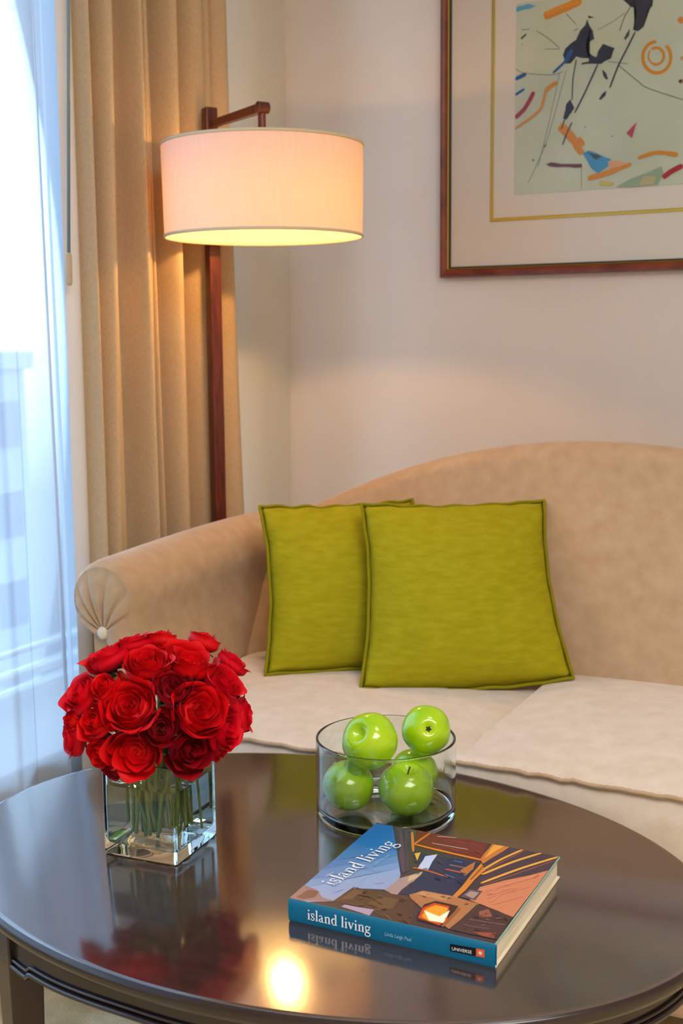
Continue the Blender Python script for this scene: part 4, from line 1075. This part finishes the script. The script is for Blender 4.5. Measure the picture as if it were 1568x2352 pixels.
# ------------------------------------------------------------------ vase, water
VC = Vector((-0.906, 1.243))
VROT = radians(4.5)
VS, VH, VT, VB = 0.0545, 0.128, 0.0042, 0.014
def rsq(h, r, z, n=6):
    """rounded square ring, half size h"""
    P = []
    for ci, (sx, sy) in enumerate(((1, 1), (-1, 1), (-1, -1), (1, -1))):
        for k in range(-2, n + 3):
            a = ci * pi / 2 + (pi / 2) * min(max(k, 0), n) / n
            x = sx * (h - r) + r * cos(a); y = sy * (h - r) + r * sin(a)
            if k < 0:
                g = (0.0003, 0.006)[-k - 1]
                x += sin(a) * g; y -= cos(a) * g
            elif k > n:
                g = (0.0003, 0.006)[k - n - 1]
                x -= sin(a) * g; y += cos(a) * g
            P.append((VC.x + x * cos(VROT) - y * sin(VROT), VC.y + x * sin(VROT) + y * cos(VROT), z))
    return P
def rings(bm, data):
    rows = [[bm.verts.new(p) for p in rsq(h, r, z)] for h, r, z in data]
    k = len(rows[0])
    for i in range(len(rows) - 1):
        for j in range(k):
            bm.faces.new((rows[i][j], rows[i][(j + 1) % k], rows[i + 1][(j + 1) % k], rows[i + 1][j]))
    bm.faces.new(rows[0][::-1]); bm.faces.new(rows[-1])
bm = bmesh.new()
z0 = TZ + 0.0004
rings(bm, [(VS - 0.003, 0.004, z0), (VS - 0.0008, 0.005, z0 + 0.001), (VS, 0.005, z0 + 0.003), (VS, 0.005, z0 + 0.0035), (VS, 0.005, z0 + 0.01), (VS, 0.005, z0 + VH - 0.006), (VS, 0.005, z0 + VH - 0.0016), (VS, 0.005, z0 + VH - 0.0012), (VS - 0.0008, 0.0045, z0 + VH), (VS - VT + 0.0008, 0.004, z0 + VH), (VS - VT, 0.004, z0 + VH - 0.0012), (VS - VT, 0.004, z0 + VH - 0.0016), (VS - VT, 0.004, z0 + VH - 0.006), (VS - VT, 0.004, z0 + VB + 0.012), (VS - VT, 0.004, z0 + VB + 0.0065), (VS - VT, 0.004, z0 + VB + 0.006), (VS - VT - 0.002, 0.006, z0 + VB + 0.002), (VS - VT - 0.009, 0.012, z0 + VB)])
vase = link('vase', bm, M['glass'], origin=(VC.x, VC.y, z0), autosharp=35)
tag(vase, 'square clear glass vase holding the red roses on the dark table', 'vase')
bm = bmesh.new()
e_ = 0.0003
WL = TZ + 0.094
rings(bm, [(VS - VT - 0.009 + e_, 0.012, z0 + VB - e_), (VS - VT - 0.002 + e_, 0.006, z0 + VB + 0.002 - e_), (VS - VT + e_, 0.004, z0 + VB + 0.006), (VS - VT + e_, 0.004, z0 + VB + 0.0065), (VS - VT + e_, 0.004, z0 + VB + 0.012), (VS - VT + e_, 0.004, WL)])
wat = link('water', bm, M['water'], origin=(VC.x, VC.y, z0 + VB), autosharp=35)
tag(wat, 'clear water around the rose stems inside the square vase', 'water', kind='stuff')

# ------------------------------------------------------------------ roses
def rose_bloom(seed, n_pet, tight, cup):
    """unit bloom: outer radius about 1, axis +Z, base at z = -1, face at z about 0."""
    rng = random.Random(seed)
    bm = bmesh.new()
    for i in range(n_pet):
        t = i / (n_pet - 1)
        r0 = (0.12 + 0.80 * t ** (0.85 + 0.5 * tight)) * rng.uniform(0.94, 1.06)
        if cup:
            r0 = 0.22 + 0.70 * t
        a0 = i * 2.39996 + rng.uniform(-0.25, 0.25)
        half = lerp(1.7, 0.92, t ** 0.7)
        h = lerp(0.88, 0.82, t) + 0.10 * sin(pi * t) + rng.uniform(-0.09, 0.07)
        if cup:
            h = lerp(0.62, 0.92, min(t * 1.5, 1)) + rng.uniform(-0.04, 0.04)
        curl = lerp(0.02, 0.24, t ** 1.6) * rng.uniform(0.6, 1.25) * (0.55 if tight else 1.0)
        lean = lerp(0.0, 0.10, t) * (0.4 if tight else 1)
        tw = rng.uniform(0.05, 0.11)
        ph = rng.uniform(0, 6)
        droop = rng.uniform(0.02, 0.12) * t
        def pt(uu, v):
            u = 2 * uu - 1
            top_ = 1 - 0.20 * u * u - 0.10 * u ** 6 + 0.045 * sin(5 * u + ph)
            vv = v * top_
            rho = r0 * (0.36 + 0.64 * sin(min(vv * 2.1, 1) * pi / 2)) + lean * vv * r0 - 0.05 * r0 * sstep(0.5, 0.85, vv)
            lip = max(0, vv - 0.66) / 0.34
            rho += curl * lip * lip * (0.75 + 0.35 * cos(2 * u + ph))
            rho += tw * u * (0.4 + 0.6 * r0)
            rho += 0.012 * sin(9 * u + ph) * v
            z = -1 + h * vv - droop * lip * lip * 1.2
            a = a0 + half * u * (1.0 - 0.10 * v)
            return (rho * cos(a), rho * sin(a), z)
        grid(bm, pt, 12, 8)
    # heart: a few tightly wrapped small petals
    for i in range(4):
        a0 = i * 1.9 + seed
        r0 = 0.05 + 0.035 * i
        def hp(uu, v):
            u = 2 * uu - 1
            rho = r0 * (0.5 + 0.5 * v) + 0.02 * u
            z = -0.95 + (0.86 - 0.03 * i - (0.3 if cup else 0.06)) * v * (1 - 0.12 * u * u)
            a = a0 + 1.9 * u
            return (rho * cos(a), rho * sin(a), z)
        grid(bm, hp, 10, 4)
    # calyx-side filler so the bloom is closed from beneath
    lathe(bm, [(0, -1.02), (0.30, -0.98), (0.62, -0.72), (0.50, -0.55), (0, -0.50)], 0, 0, 20)
    return bm
BLOOMS = {}
for vid, args, mk in ((1, (11, 13, 1, 0), 'petal'), (2, (22, 17, 0, 0), 'petal'), (3, (33, 15, 0, 0), 'petal_pink'), (4, (44, 13, 0, 1), 'petal'), (5, (55, 15, 1, 0), 'petal_dark')):
    bm = rose_bloom(*args)
    me = bpy.data.meshes.new('rose_bloom')
    for f in bm.faces:
        f.smooth = True
    bm.to_mesh(me); bm.free()
    me.materials.append(M[mk])
    BLOOMS[vid] = me
bm = bmesh.new()
for k in range(5):
    a0 = k * 2 * pi / 5
    def sep(u, v):
        w = 0.26 * sin(pi * (0.12 + 0.88 * v) ** 0.8) * (1 - v * 0.3) if v < 1 else 0.01
        r = 0.15 + 0.62 * v
        z = -1.04 + 0.20 * v - 0.25 * v * v
        s = (2 * u - 1) * w
        return (r * cos(a0) - s * sin(a0), r * sin(a0) + s * cos(a0), z + 0.05 * (2 * u - 1) ** 2)
    grid(bm, sep, 4, 6)
lathe(bm, [(0, -1.28), (0.10, -1.26), (0.17, -1.15), (0.20, -1.03), (0, -1.0)], 0, 0, 12)
SEP = bpy.data.meshes.new('rose_sepals')
for f in bm.faces:
    f.smooth = True
bm.to_mesh(SEP); bm.free(); SEP.materials.append(M['leaf'])

VCEN = Vector((VC.x, VC.y, 0))
def rose(P, nrm, R, var, label, k, group='red roses in the bouquet'):
    P, nrm = Vector(P), Vector(nrm).normalized()
    rng = random.Random(100 + k)
    q = Vector((0, 0, 1)).rotation_difference(nrm)
    q = q @ Matrix.Rotation(rng.uniform(0, 6.28), 3, 'Z').to_quaternion()
    base = P - nrm * (R * 1.15)
    neck = P - nrm * (R * 2.2)
    r = thing('rose', label, 'rose', base, group)
    mw = Matrix.Translation(P - nrm * (R * 0.05)) @ q.to_matrix().to_4x4() @ Matrix.Diagonal((R, R, R * 1.05, 1))
    for nm, me in (('bloom', BLOOMS[var]), ('sepals', SEP)):
        o = bpy.data.objects.new(nm, me)
        COL.objects.link(o)
        o.parent = r
        o.matrix_parent_inverse = Matrix.Identity(4)
        o.matrix_basis = Matrix.Translation(-base) @ mw
    # stem: through the mouth of the vase, crossing to the far side under water
    d = Vector((neck.x - VC.x, neck.y - VC.y))
    lim = VS - VT - 0.006
    def clampv(v_):
        return Vector((max(-lim, min(lim, v_.x)), max(-lim, min(lim, v_.y))))
    mo = clampv(d * 0.50 + Vector((rng.uniform(-0.008, 0.008), rng.uniform(-0.008, 0.008))))
    bo_ = clampv(Vector((mo.x * 0.75 + rng.uniform(-0.020, 0.020), mo.y * 0.75 + rng.uniform(-0.020, 0.020)))) * 0.96
    p0 = base - nrm * (R * 0.1)
    p3 = Vector((VC.x + mo.x, VC.y + mo.y, TZ + VH + 0.004))
    zend = TZ + VB + 0.004 + rng.uniform(0.002, 0.022)
    p4 = Vector((VC.x + lerp(mo.x, bo_.x, 0.5), VC.y + lerp(mo.y, bo_.y, 0.5), lerp(p3.z, zend, 0.5)))
    p5 = Vector((VC.x + bo_.x, VC.y + bo_.y, zend))
    if p0.z < p3.z + 0.012:
        mid = Vector(((p0.x + p3.x) / 2, (p0.y + p3.y) / 2, p3.z + 0.014))
    else:
        mid = p0.lerp(p3, 0.5) + Vector((0, 0, 0.004))
    ctrl = [p0, mid, p3, p4, p5]
    pts = []
    for i in range(len(ctrl) - 1):
        a, b_, c_, d_ = ctrl[max(i - 1, 0)], ctrl[i], ctrl[i + 1], ctrl[min(i + 2, len(ctrl) - 1)]
        for j in range(5):
            t = j / 5
            pts.append(0.5 * ((2 * b_) + (c_ - a) * t + (2 * a - 5 * b_ + 4 * c_ - d_) * t * t + (3 * b_ - a - 3 * c_ + d_) * t ** 3))
    pts.append(ctrl[-1])
    bm = bmesh.new()
    tube(bm, pts, [0.0026] * len(pts), 8)
    link('stem', bm, M['stem'], r, origin=base)
    return r


ROSES = [
    ([-0.9173, 1.2732, 0.7307], [-0.073, 0.195, 0.978], 0.026, 1, 'small red rose at the very top of the bouquet, half hidden behind the front ones'),
    ([-0.9406, 1.2403, 0.7294], [-0.225, -0.017, 0.974], 0.026, 3, 'red rose at the top of the bouquet, left of its highest bloom'),
    ([-0.8699, 1.3029, 0.7254], [0.224, 0.372, 0.901], 0.028, 1, 'red rose at the upper right back of the bouquet, behind the big hollow bloom'),
    ([-0.9639, 1.211, 0.7159], [-0.39, -0.216, 0.895], 0.034, 3, 'pinkish red rose at the upper left of the bouquet, catching the window light'),
    ([-0.884, 1.1944, 0.7226], [0.145, -0.322, 0.936], 0.034, 2, 'wide flattened red rose near the top middle of the bouquet'),
    ([-0.8464, 1.2394, 0.7195], [0.397, -0.024, 0.917], 0.038, 4, 'large open red rose with a dark hollow centre, upper right of the bouquet'),
    ([-0.8337, 1.3136, 0.6951], [0.492, 0.48, 0.727], 0.026, 3, 'dark red rose on the right shoulder of the bouquet'),
    ([-0.9174, 1.1529, 0.695], [-0.081, -0.643, 0.761], 0.026, 1, 'small cupped red rose left of the bouquet centre, above the big ruffled one'),
    ([-0.8376, 1.1843, 0.6957], [0.487, -0.418, 0.767], 0.03, 5, 'deep red rose with tight rings, just above the centre of the bouquet'),
    ([-0.8089, 1.2608, 0.6845], [0.714, 0.131, 0.688], 0.034, 3, 'red rose with a pink streaked petal on the upper right flank of the bouquet'),
    ([-0.9626, 1.1561, 0.6756], [-0.427, -0.656, 0.622], 0.032, 3, 'red rose turned sideways on the left edge of the bouquet, at mid height'),
    ([-0.876, 1.1442, 0.6764], [0.226, -0.745, 0.628], 0.04, 2, 'large ruffled bright red rose, left of the bouquet centre'),
    ([-0.8067, 1.1998, 0.6641], [0.777, -0.338, 0.531], 0.041, 2, 'largest red rose, round and open, right of the bouquet centre'),
    ([-0.9221, 1.1327, 0.6489], [-0.132, -0.906, 0.402], 0.029, 1, 'small round red rose, low on the left of the bouquet'),
    ([-0.8367, 1.1553, 0.6466], [0.573, -0.726, 0.381], 0.031, 5, 'dark crimson rose with tight petals in the lower middle of the bouquet'),
    ([-0.9821, 1.1574, 0.606], [-0.664, -0.747, -0.044], 0.03, 3, 'red rose at the far lower left edge of the bouquet, facing the window'),
    ([-0.7965, 1.2448, 0.6204], [0.993, 0.016, 0.118], 0.034, 3, 'red rose on the lower right flank of the bouquet, seen from the side'),
    ([-0.8039, 1.2974, 0.6234], [0.873, 0.465, 0.144], 0.028, 3, 'red rose with serrated looking rim at the far right edge of the bouquet'),
    ([-0.9262, 1.1453, 0.5973], [-0.2, -0.967, -0.158], 0.034, 1, 'pinkish red rose at the bottom left of the bouquet, above the glass rim'),
    ([-0.8727, 1.1451, 0.6039], [0.321, -0.944, -0.074], 0.04, 4, 'large red rose drooping over the front rim of the vase'),
    ([-0.8159, 1.1916, 0.6045], [0.867, -0.494, -0.066], 0.043, 5, 'big dark red rose hanging over the right half of the vase'),
    ([-0.9312, 1.171, 0.5618], [-0.258, -0.739, -0.622], 0.02, 5, 'tiny red bud hanging lowest under the bouquet at the left'),
    ([-0.9723, 1.1528, 0.6387], [-0.564, -0.767, 0.306], 0.02, 1, 'small red bud tucked on the left edge, between two sideways roses'),
    ([-0.819, 1.2661, 0.5838], [0.908, 0.241, -0.343], 0.026, 3, 'red rose at the bottom right of the bouquet, half hidden by the big dark one'),
]

for k, (P, nrm, R_, var, lab) in enumerate(ROSES):
    P = (VC.x + (P[0] - VC.x) * 1.09, VC.y + (P[1] - VC.y) * 1.09, P[2] + 0.004)
    rose(P, nrm, R_ * 0.93, var, lab, k)
# blooms on the side turned to the wall
HID = [((-0.985, 1.235, 0.668), (-0.75, 0.05, 0.6)), ((-0.955, 1.312, 0.668), (-0.5, 0.6, 0.6)), ((-0.885, 1.335, 0.672), (0.15, 0.8, 0.6)), ((-0.995, 1.270, 0.615), (-0.9, 0.3, 0.1)), ((-0.925, 1.345, 0.615), (-0.2, 0.95, 0.1)), ((-0.845, 1.325, 0.610), (0.55, 0.8, 0.1)), ((-0.905, 1.262, 0.722), (-0.05, 0.2, 1))]
for k, (P, nrm) in enumerate(HID):
    rose(P, nrm, 0.032, (1, 5, 3)[k % 3], 'red rose on the far side of the bouquet, turned to the wall', 60 + k)

# ------------------------------------------------------------------ glass bowl and apples
BX, BY, BR_, BH = -0.685, 1.475, 0.0983, 0.110
zb = TZ + 0.0004
bm = bmesh.new()
wt = 0.0038
lathe(bm, [(0, zb + 0.0015), (0.070, zb + 0.0012), (0.076, zb), (BR_ - 0.006, zb), (BR_ - 0.0012, zb + 0.0015), (BR_, zb + 0.005), (BR_, zb + 0.0056), (BR_, zb + 0.012), (BR_, zb + 0.05), (BR_, zb + BH - 0.008), (BR_, zb + BH - 0.002), (BR_, zb + BH - 0.0016), (BR_ - 0.0006, zb + BH - 0.0003), (BR_ - wt / 2, zb + BH), (BR_ - wt + 0.0006, zb + BH - 0.0003), (BR_ - wt, zb + BH - 0.0016), (BR_ - wt, zb + BH - 0.002), (BR_ - wt, zb + BH - 0.008), (BR_ - wt, zb + 0.05), (BR_ - wt, zb + 0.024), (BR_ - wt, zb + 0.0176), (BR_ - wt, zb + 0.017), (BR_ - wt - 0.002, zb + 0.012), (BR_ - wt - 0.007, zb + 0.009), (0.086, zb + 0.008), (0.084, zb + 0.008), (0.04, zb + 0.008), (0, zb + 0.008)], BX, BY, 96)
bowl = link('fruit_bowl', bm, M['glass'], origin=(BX, BY, zb), autosharp=40)
tag(bowl, 'clear glass cylinder bowl of green apples behind the book', 'bowl')

def apple_mesh(seed, calyx_open):
    bm = bmesh.new()
    NS, NR = 40, 32
    def pt(u, v):
        a = 2 * pi * u
        ph = pi * v  # 0 top .. pi bottom
        r = 1.0
        lob = 1 + 0.020 * cos(5 * a + 0.5 * seed) * sin(ph) * (0.4 + 0.6 * v)
        rr_ = sin(ph) * lob * (1 + 0.035 * cos(2 * ph) * 0.3)
        z = cos(ph) * 0.93
        # shoulder higher than base: taper below
        rr_ *= 1.0 - 0.10 * sstep(0.5, 1.0, v)
        # stem dimple and calyx dimple
        z -= 0.34 * exp(-(sin(ph) / 0.26) ** 2) * (1 if v < 0.5 else 0)
        z += 0.20 * exp(-(sin(ph) / 0.24) ** 2) * (1 if v > 0.5 else 0)
        return (rr_ * cos(a), rr_ * sin(a), z)
    grid(bm, pt, NS, NR, closed_u=True)
    bmesh.ops.remove_doubles(bm, verts=bm.verts, dist=0.0005)
    return fix(bm)


def apple(c, R, axis, label, seed, stem=True, calyx=True):
    c = Vector(c)
    axis = Vector(axis).normalized()
    q = Vector((0, 0, 1)).rotation_difference(axis)
    r = thing('apple', label, 'apple', c, 'green apples in the bowl')
    r.rotation_mode = 'QUATERNION'
    parts = []
    bm = apple_mesh(seed, True)
    parts.append(('flesh', bm, M['apple']))
    if stem:
        bm = bmesh.new()
        tube(bm, [(0, 0, 0.56), (0.02, 0.01, 0.72), (0.05, 0.03, 0.90)], [0.030, 0.028, 0.040], 8)
        parts.append(('stem', bm, M['apple_stem']))
    if calyx:
        bm = bmesh.new()
        for k in range(5):
            a = k * 2 * pi / 5 + seed
            tube(bm, [(0.03 * cos(a), 0.03 * sin(a), -0.72), (0.09 * cos(a), 0.09 * sin(a), -0.80), (0.07 * cos(a + .3), 0.07 * sin(a + .3), -0.86)], [0.035, 0.03, 0.006], 6)
        lathe(bm, [(0, -0.70), (0.075, -0.72), (0.05, -0.78), (0, -0.77)], 0, 0, 12)
        parts.append(('calyx', bm, M['calyx']))
    rot = q.to_matrix().to_4x4()
    for nm, bm, mt_ in parts:
        bmesh.ops.transform(bm, matrix=rot @ Matrix.Scale(R, 4), verts=bm.verts)
        me = bpy.data.meshes.new('apple_' + nm)
        for f in bm.faces:
            f.smooth = True
        bm.to_mesh(me); bm.free(); me.materials.append(mt_)
        o = bpy.data.objects.new(nm, me); COL.objects.link(o); o.parent = r
    return r
# view basis at the bowl, to aim the dimples
vr, vu, vf = rt2, up2, -fw
def aim(x, y, z):
    return vr * x + vu * y + vf * z
apple((-0.693, 1.441, 0.5625), 0.0397, aim(-0.50, 0.45, 0.70), 'green apple on top at the left, its stem hollow facing the viewer', 1, stem=False)
apple((-0.640, 1.514, 0.5640), 0.0352, aim(-0.05, -0.22, -0.95), 'green apple on top at the right, its dark blossom end showing', 2)
apple((-0.725, 1.437, 0.4945), 0.0366, aim(0.30, 0.86, 0.45), 'green apple at the bottom left, under the left top one', 3, stem=False)
apple((-0.645, 1.455, 0.4970), 0.0390, aim(0.06, 0.93, 0.36), 'green apple at the bottom front, nearest the book', 4)
apple((-0.664, 1.529, 0.4935), 0.0352, aim(0.3, 0.9, -0.2), 'green apple at the bottom back, mostly hidden behind the front one', 5)

# ------------------------------------------------------------------ book
BO = Vector((-0.648, 1.130)); BANG = radians(0.6)
bu = Vector((cos(BANG), sin(BANG))); bv = Vector((-sin(BANG), cos(BANG)))
BW, BD, BZ0, BZ1 = 0.2492, 0.2412, TZ + 0.0004, 0.478
def bk(u, v, z):
    p = BO + bu * u + bv * v
    return (p.x, p.y, z)
bc_ = bk(BW / 2, BD / 2, BZ0)
book = thing('book', 'thick square island living book with a blue spine lying on the table', 'book', bc_)
def bbox(bm, u0, u1, v0, v1, z0_, z1_, bev=0.0):
    hexa(bm, [bk(u0, v0, z0_), bk(u1, v0, z0_), bk(u1, v1, z0_), bk(u0, v1, z0_), bk(u0, v0, z1_), bk(u1, v0, z1_), bk(u1, v1, z1_), bk(u0, v1, z1_)], bev, 2)
bm = bmesh.new(); bbox(bm, 0.004, BW - 0.003, 0.004, BD - 0.003, BZ0 + 0.0022, BZ1 - 0.0022); link('page_block', bm, M['page'], book, smooth=False)
bm = bmesh.new()
bbox(bm, 0, BW, 0.0005, BD, BZ0, BZ0 + 0.0022, 0.0006)
link('back_cover', bm, M['page'], book, smooth=False)
bm = bmesh.new()
# spine: gently rounded strip across the front
def spine_pt(t, s):
    z = lerp(BZ0 + 0.0002, BZ1 - 0.0002, t)
    return bk(BW * s, -0.0022 * sin(pi * t) ** 0.5 + 0.0006, z)
grid(bm, spine_pt, 14, 4)
def spine_in(t, s):
    z = lerp(BZ0 + 0.0002, BZ1 - 0.0002, t)
    return bk(BW * s, 0.0035, z)
grid(bm, spine_in, 1, 4)
spn = link('spine', fix(bm), M['spine'], book)
bm = bmesh.new()
bbox(bm, 0, BW, 0.0005, BD, BZ1 - 0.0022, BZ1, 0.0006)
cov = link('front_cover', bm, M['cover_edge'], book, smooth=False)
bm = bmesh.new()
cm = [M['cover_board']]
bm.faces.new([bm.verts.new(bk(u, v, BZ1 + 0.00008)) for u, v in ((0.0004, 0.0007), (BW - 0.0016, 0.0007), (BW - 0.0016, BD - 0.0006), (0.0004, BD - 0.0006))])
def cov3(u, v, z):
    return bk(min(max(u, 0.0005), BW - 0.0017), min(max(v, 0.0008), BD - 0.0007), z)
flat_art(bm, COVER, cov3, cm, BZ1 + 0.00012, 0.000012, jitter=0.015)
link('cover_picture', bm, None, cov, smooth=False, mats=cm)

# serif lettering drawn as pen strokes: (width, points) in x-height-ish em units
TK, TN = 0.085, 0.034
GL = {
    'i': (0.25, [(TK, [(.125, .0), (.125, .44)]), (TN, [(.03, .015), (.22, .015)]), (TN * 1.3, [(.04, .39), (.125, .435)]), ('dot', (.115, .62), .058)]),
    'l': (0.25, [(TK, [(.125, .0), (.125, .74)]), (TN, [(.03, .015), (.22, .015)]), (TN * 1.3, [(.04, .69), (.125, .735)])]),
    's': (0.33, [(TN * 1.4, [(.26, .33), (.25, .43), (.16, .45), (.08, .42), (.06, .34), (.10, .27)]), (TK, [(.09, .28), (.15, .235), (.21, .20)]), (TN * 1.4, [(.20, .21), (.265, .15), (.25, .05), (.16, .005), (.08, .02), (.05, .12)])]),
    'a': (0.41, [(TN * 1.2, [(.07, .35), (.09, .42), (.17, .45), (.25, .41), (.265, .33)]), (TK, [(.265, .34), (.265, .08), (.29, .02)]), (TN, [(.28, .02), (.34, .015), (.38, .05)]), (TN * 1.2, [(.265, .27), (.15, .23), (.08, .17)]), (TK * .9, [(.085, .18), (.07, .10), (.10, .03)]), (TN * 1.2, [(.09, .03), (.15, .01), (.22, .04), (.265, .10)])]),
    'n': (0.50, [(TK, [(.125, .0), (.125, .44)]), (TN, [(.03, .015), (.22, .015)]), (TN * 1.3, [(.04, .39), (.125, .435)]), (TN * 1.3, [(.135, .34), (.20, .42), (.28, .45)]), (TK * .8, [(.27, .445), (.345, .42), (.365, .33)]), (TK, [(.365, .34), (.365, .0)]), (TN, [(.27, .015), (.46, .015)])]),
    'd': (0.47, [(TK, [(.345, .02), (.345, .74)]), (TN * 1.3, [(.25, .69), (.345, .735)]), (TN, [(.345, .015), (.44, .03)]), (TN * 1.3, [(.33, .38), (.26, .445), (.17, .43)]), (TK * .95, [(.18, .43), (.085, .34), (.075, .20), (.12, .07)]), (TN * 1.3, [(.115, .08), (.18, .005), (.27, .02), (.33, .08)])]),
    'v': (0.45, [(TK, [(.09, .43), (.225, .02)]), (TN * 1.2, [(.225, .0), (.365, .43)]), (TN, [(.01, .435), (.18, .435)]), (TN, [(.29, .435), (.45, .435)])]),
    'g': (0.44, [(TN * 1.6, [(.19, .45), (.29, .41), (.32, .32), (.29, .22), (.19, .18), (.09, .22), (.06, .32), (.09, .41), (.19, .45)]), (TN * 1.3, [(.12, .19), (.07, .12), (.11, .06)]), (TK * .9, [(.10, .065), (.22, .04), (.33, .01)]), (TN * 1.4, [(.32, .02), (.38, -.07), (.33, -.18), (.19, -.22), (.06, -.19), (.03, -.10), (.10, .04)]), (TN * 1.5, [(.30, .40), (.36, .43), (.42, .43)])]),
    ' ': (0.24, []),
}
def text_strokes(bm, s, size, to3, sx=1.0, bold=1.0):
    x = 0
    for ch in s:
        adv, strokes = GL[ch]
        for st in strokes:
            if st[0] == 'dot':
                (cx_, cy_), r_ = st[1], st[2]
                bm.faces.new([bm.verts.new(to3((x + cx_ + r_ * cos(2 * pi * k / 12)) * size * sx, (cy_ + r_ * sin(2 * pi * k / 12)) * size, 0)) for k in range(12)])
            else:
                w_, pts = st
                quad_strip(bm, [((x + p[0]) * size * sx, p[1] * size) for p in pts], w_ * size * bold, 0, to3, 0, False)
        x += adv
    return x * size * sx
WID = sum(GL[c][0] for c in 'island living')
# title on the cover runs away from the viewer, letter tops to the left
LEN_T = 0.150
size_t = LEN_T / WID
bm = bmesh.new()
c0, c1 = Vector((0.0345, 0.0470)), Vector((0.0535, 0.1900))
td_ = (c1 - c0).normalized(); tn_ = Vector((-td_.y, td_.x))
sc = (c1 - c0).length / LEN_T
def tit3(a, b_, z):
    p = c0 + td_ * a * sc + tn_ * b_ * sc * 0.95
    return bk(p.x, p.y, BZ1 + 0.0016)
text_strokes(bm, 'island living', size_t, tit3, bold=1.15)
for f in bm.faces:
    pass
bmesh.ops.translate(bm, vec=(0, 0, -0.0004), verts=bm.verts)
link('cover_title', bm, M['white_ink'], cov, smooth=False)


def font_mesh(name, s, size, to3, material, parent, extrude=0.0):
    cu = bpy.data.curves.new('lettering', 'FONT')
    cu.body = s; cu.size = size; cu.resolution_u = 3
    tmp = bpy.data.objects.new('lettering', cu)
    COL.objects.link(tmp)
    dg = bpy.context.evaluated_depsgraph_get()
    me = bpy.data.meshes.new_from_object(tmp.evaluated_get(dg))
    bm = bmesh.new(); bm.from_mesh(me)
    bpy.data.objects.remove(tmp); bpy.data.curves.remove(cu); bpy.data.meshes.remove(me)
    for v in bm.verts:
        v.co = Vector(to3(v.co.x, v.co.y))
    return link(name, bm, material, parent, smooth=False)
# small subtitle lines on the cover
def sub3(off, a0_):
    def fn(a, b_):
        p = c0 + td_ * (a + a0_) + tn_ * (b_ + off)
        return bk(p.x, p.y, BZ1 + 0.0012)
    return fn
font_mesh('cover_subtitle', 'linda leigh paul', 0.0058, sub3(-0.0100, 0.075), M['pale_ink'], cov)

def spn3(u0, z0_, sxx=1.0):
    def fn(a, b_, z=0):
        return bk(u0 + a * sxx, -0.0026, z0_ + b_)
    return fn
LEN_S = 0.0800
size_s = LEN_S / WID
bm = bmesh.new(); text_strokes(bm, 'island living', size_s, spn3(0.0250, BZ0 + 0.0088), bold=1.25); link('spine_title', bm, M['white_ink'], spn, smooth=False)
font_mesh('spine_author', 'Linda Leigh Paul', 0.0062, spn3(0.1215, BZ0 + 0.0106, 0.80), M['pale_ink'], spn)
bm = bmesh.new()
bm.faces.new([bm.verts.new(bk(u, -0.00235, z)) for u, z in ((0.1985, BZ0 + 0.0098), (0.2280, BZ0 + 0.0122 - 0.0014), (0.2280, BZ0 + 0.0196), (0.1985, BZ0 + 0.0180))])
link('publisher_label', bm, M['black_ink'], spn, smooth=False)
bm = bmesh.new()
bm.faces.new([bm.verts.new(bk(u, -0.00235, z)) for u, z in ((0.2280, BZ0 + 0.0108), (0.2375, BZ0 + 0.0113), (0.2375, BZ0 + 0.0202), (0.2280, BZ0 + 0.0196))])
link('publisher_mark', bm, M['orange_ink'], spn, smooth=False)
def uni3(a, b_):
    return bk(0.2005 + a * 1.0, -0.00275, BZ0 + 0.0116 + b_ * 1.0 + a * 0.04)
font_mesh('publisher_name', 'UNIVERSE', 0.0052, uni3, M['white_ink'], spn)
bm = bmesh.new()
for k in range(4):
    a = k * pi / 4 + 0.3
    cx_, cz_ = 0.2328, BZ0 + 0.0156
    dx, dz = 0.0024 * cos(a), 0.0024 * sin(a)
    px_, pz_ = -0.0003 * sin(a), 0.0003 * cos(a)
    bm.faces.new([bm.verts.new(bk(cx_ + s * dx + t * px_, -0.0027, cz_ + s * dz + t * pz_)) for s, t in ((-1, -1), (1, -1), (1, 1), (-1, 1))])
link('publisher_star', bm, M['white_ink'], spn, smooth=False)
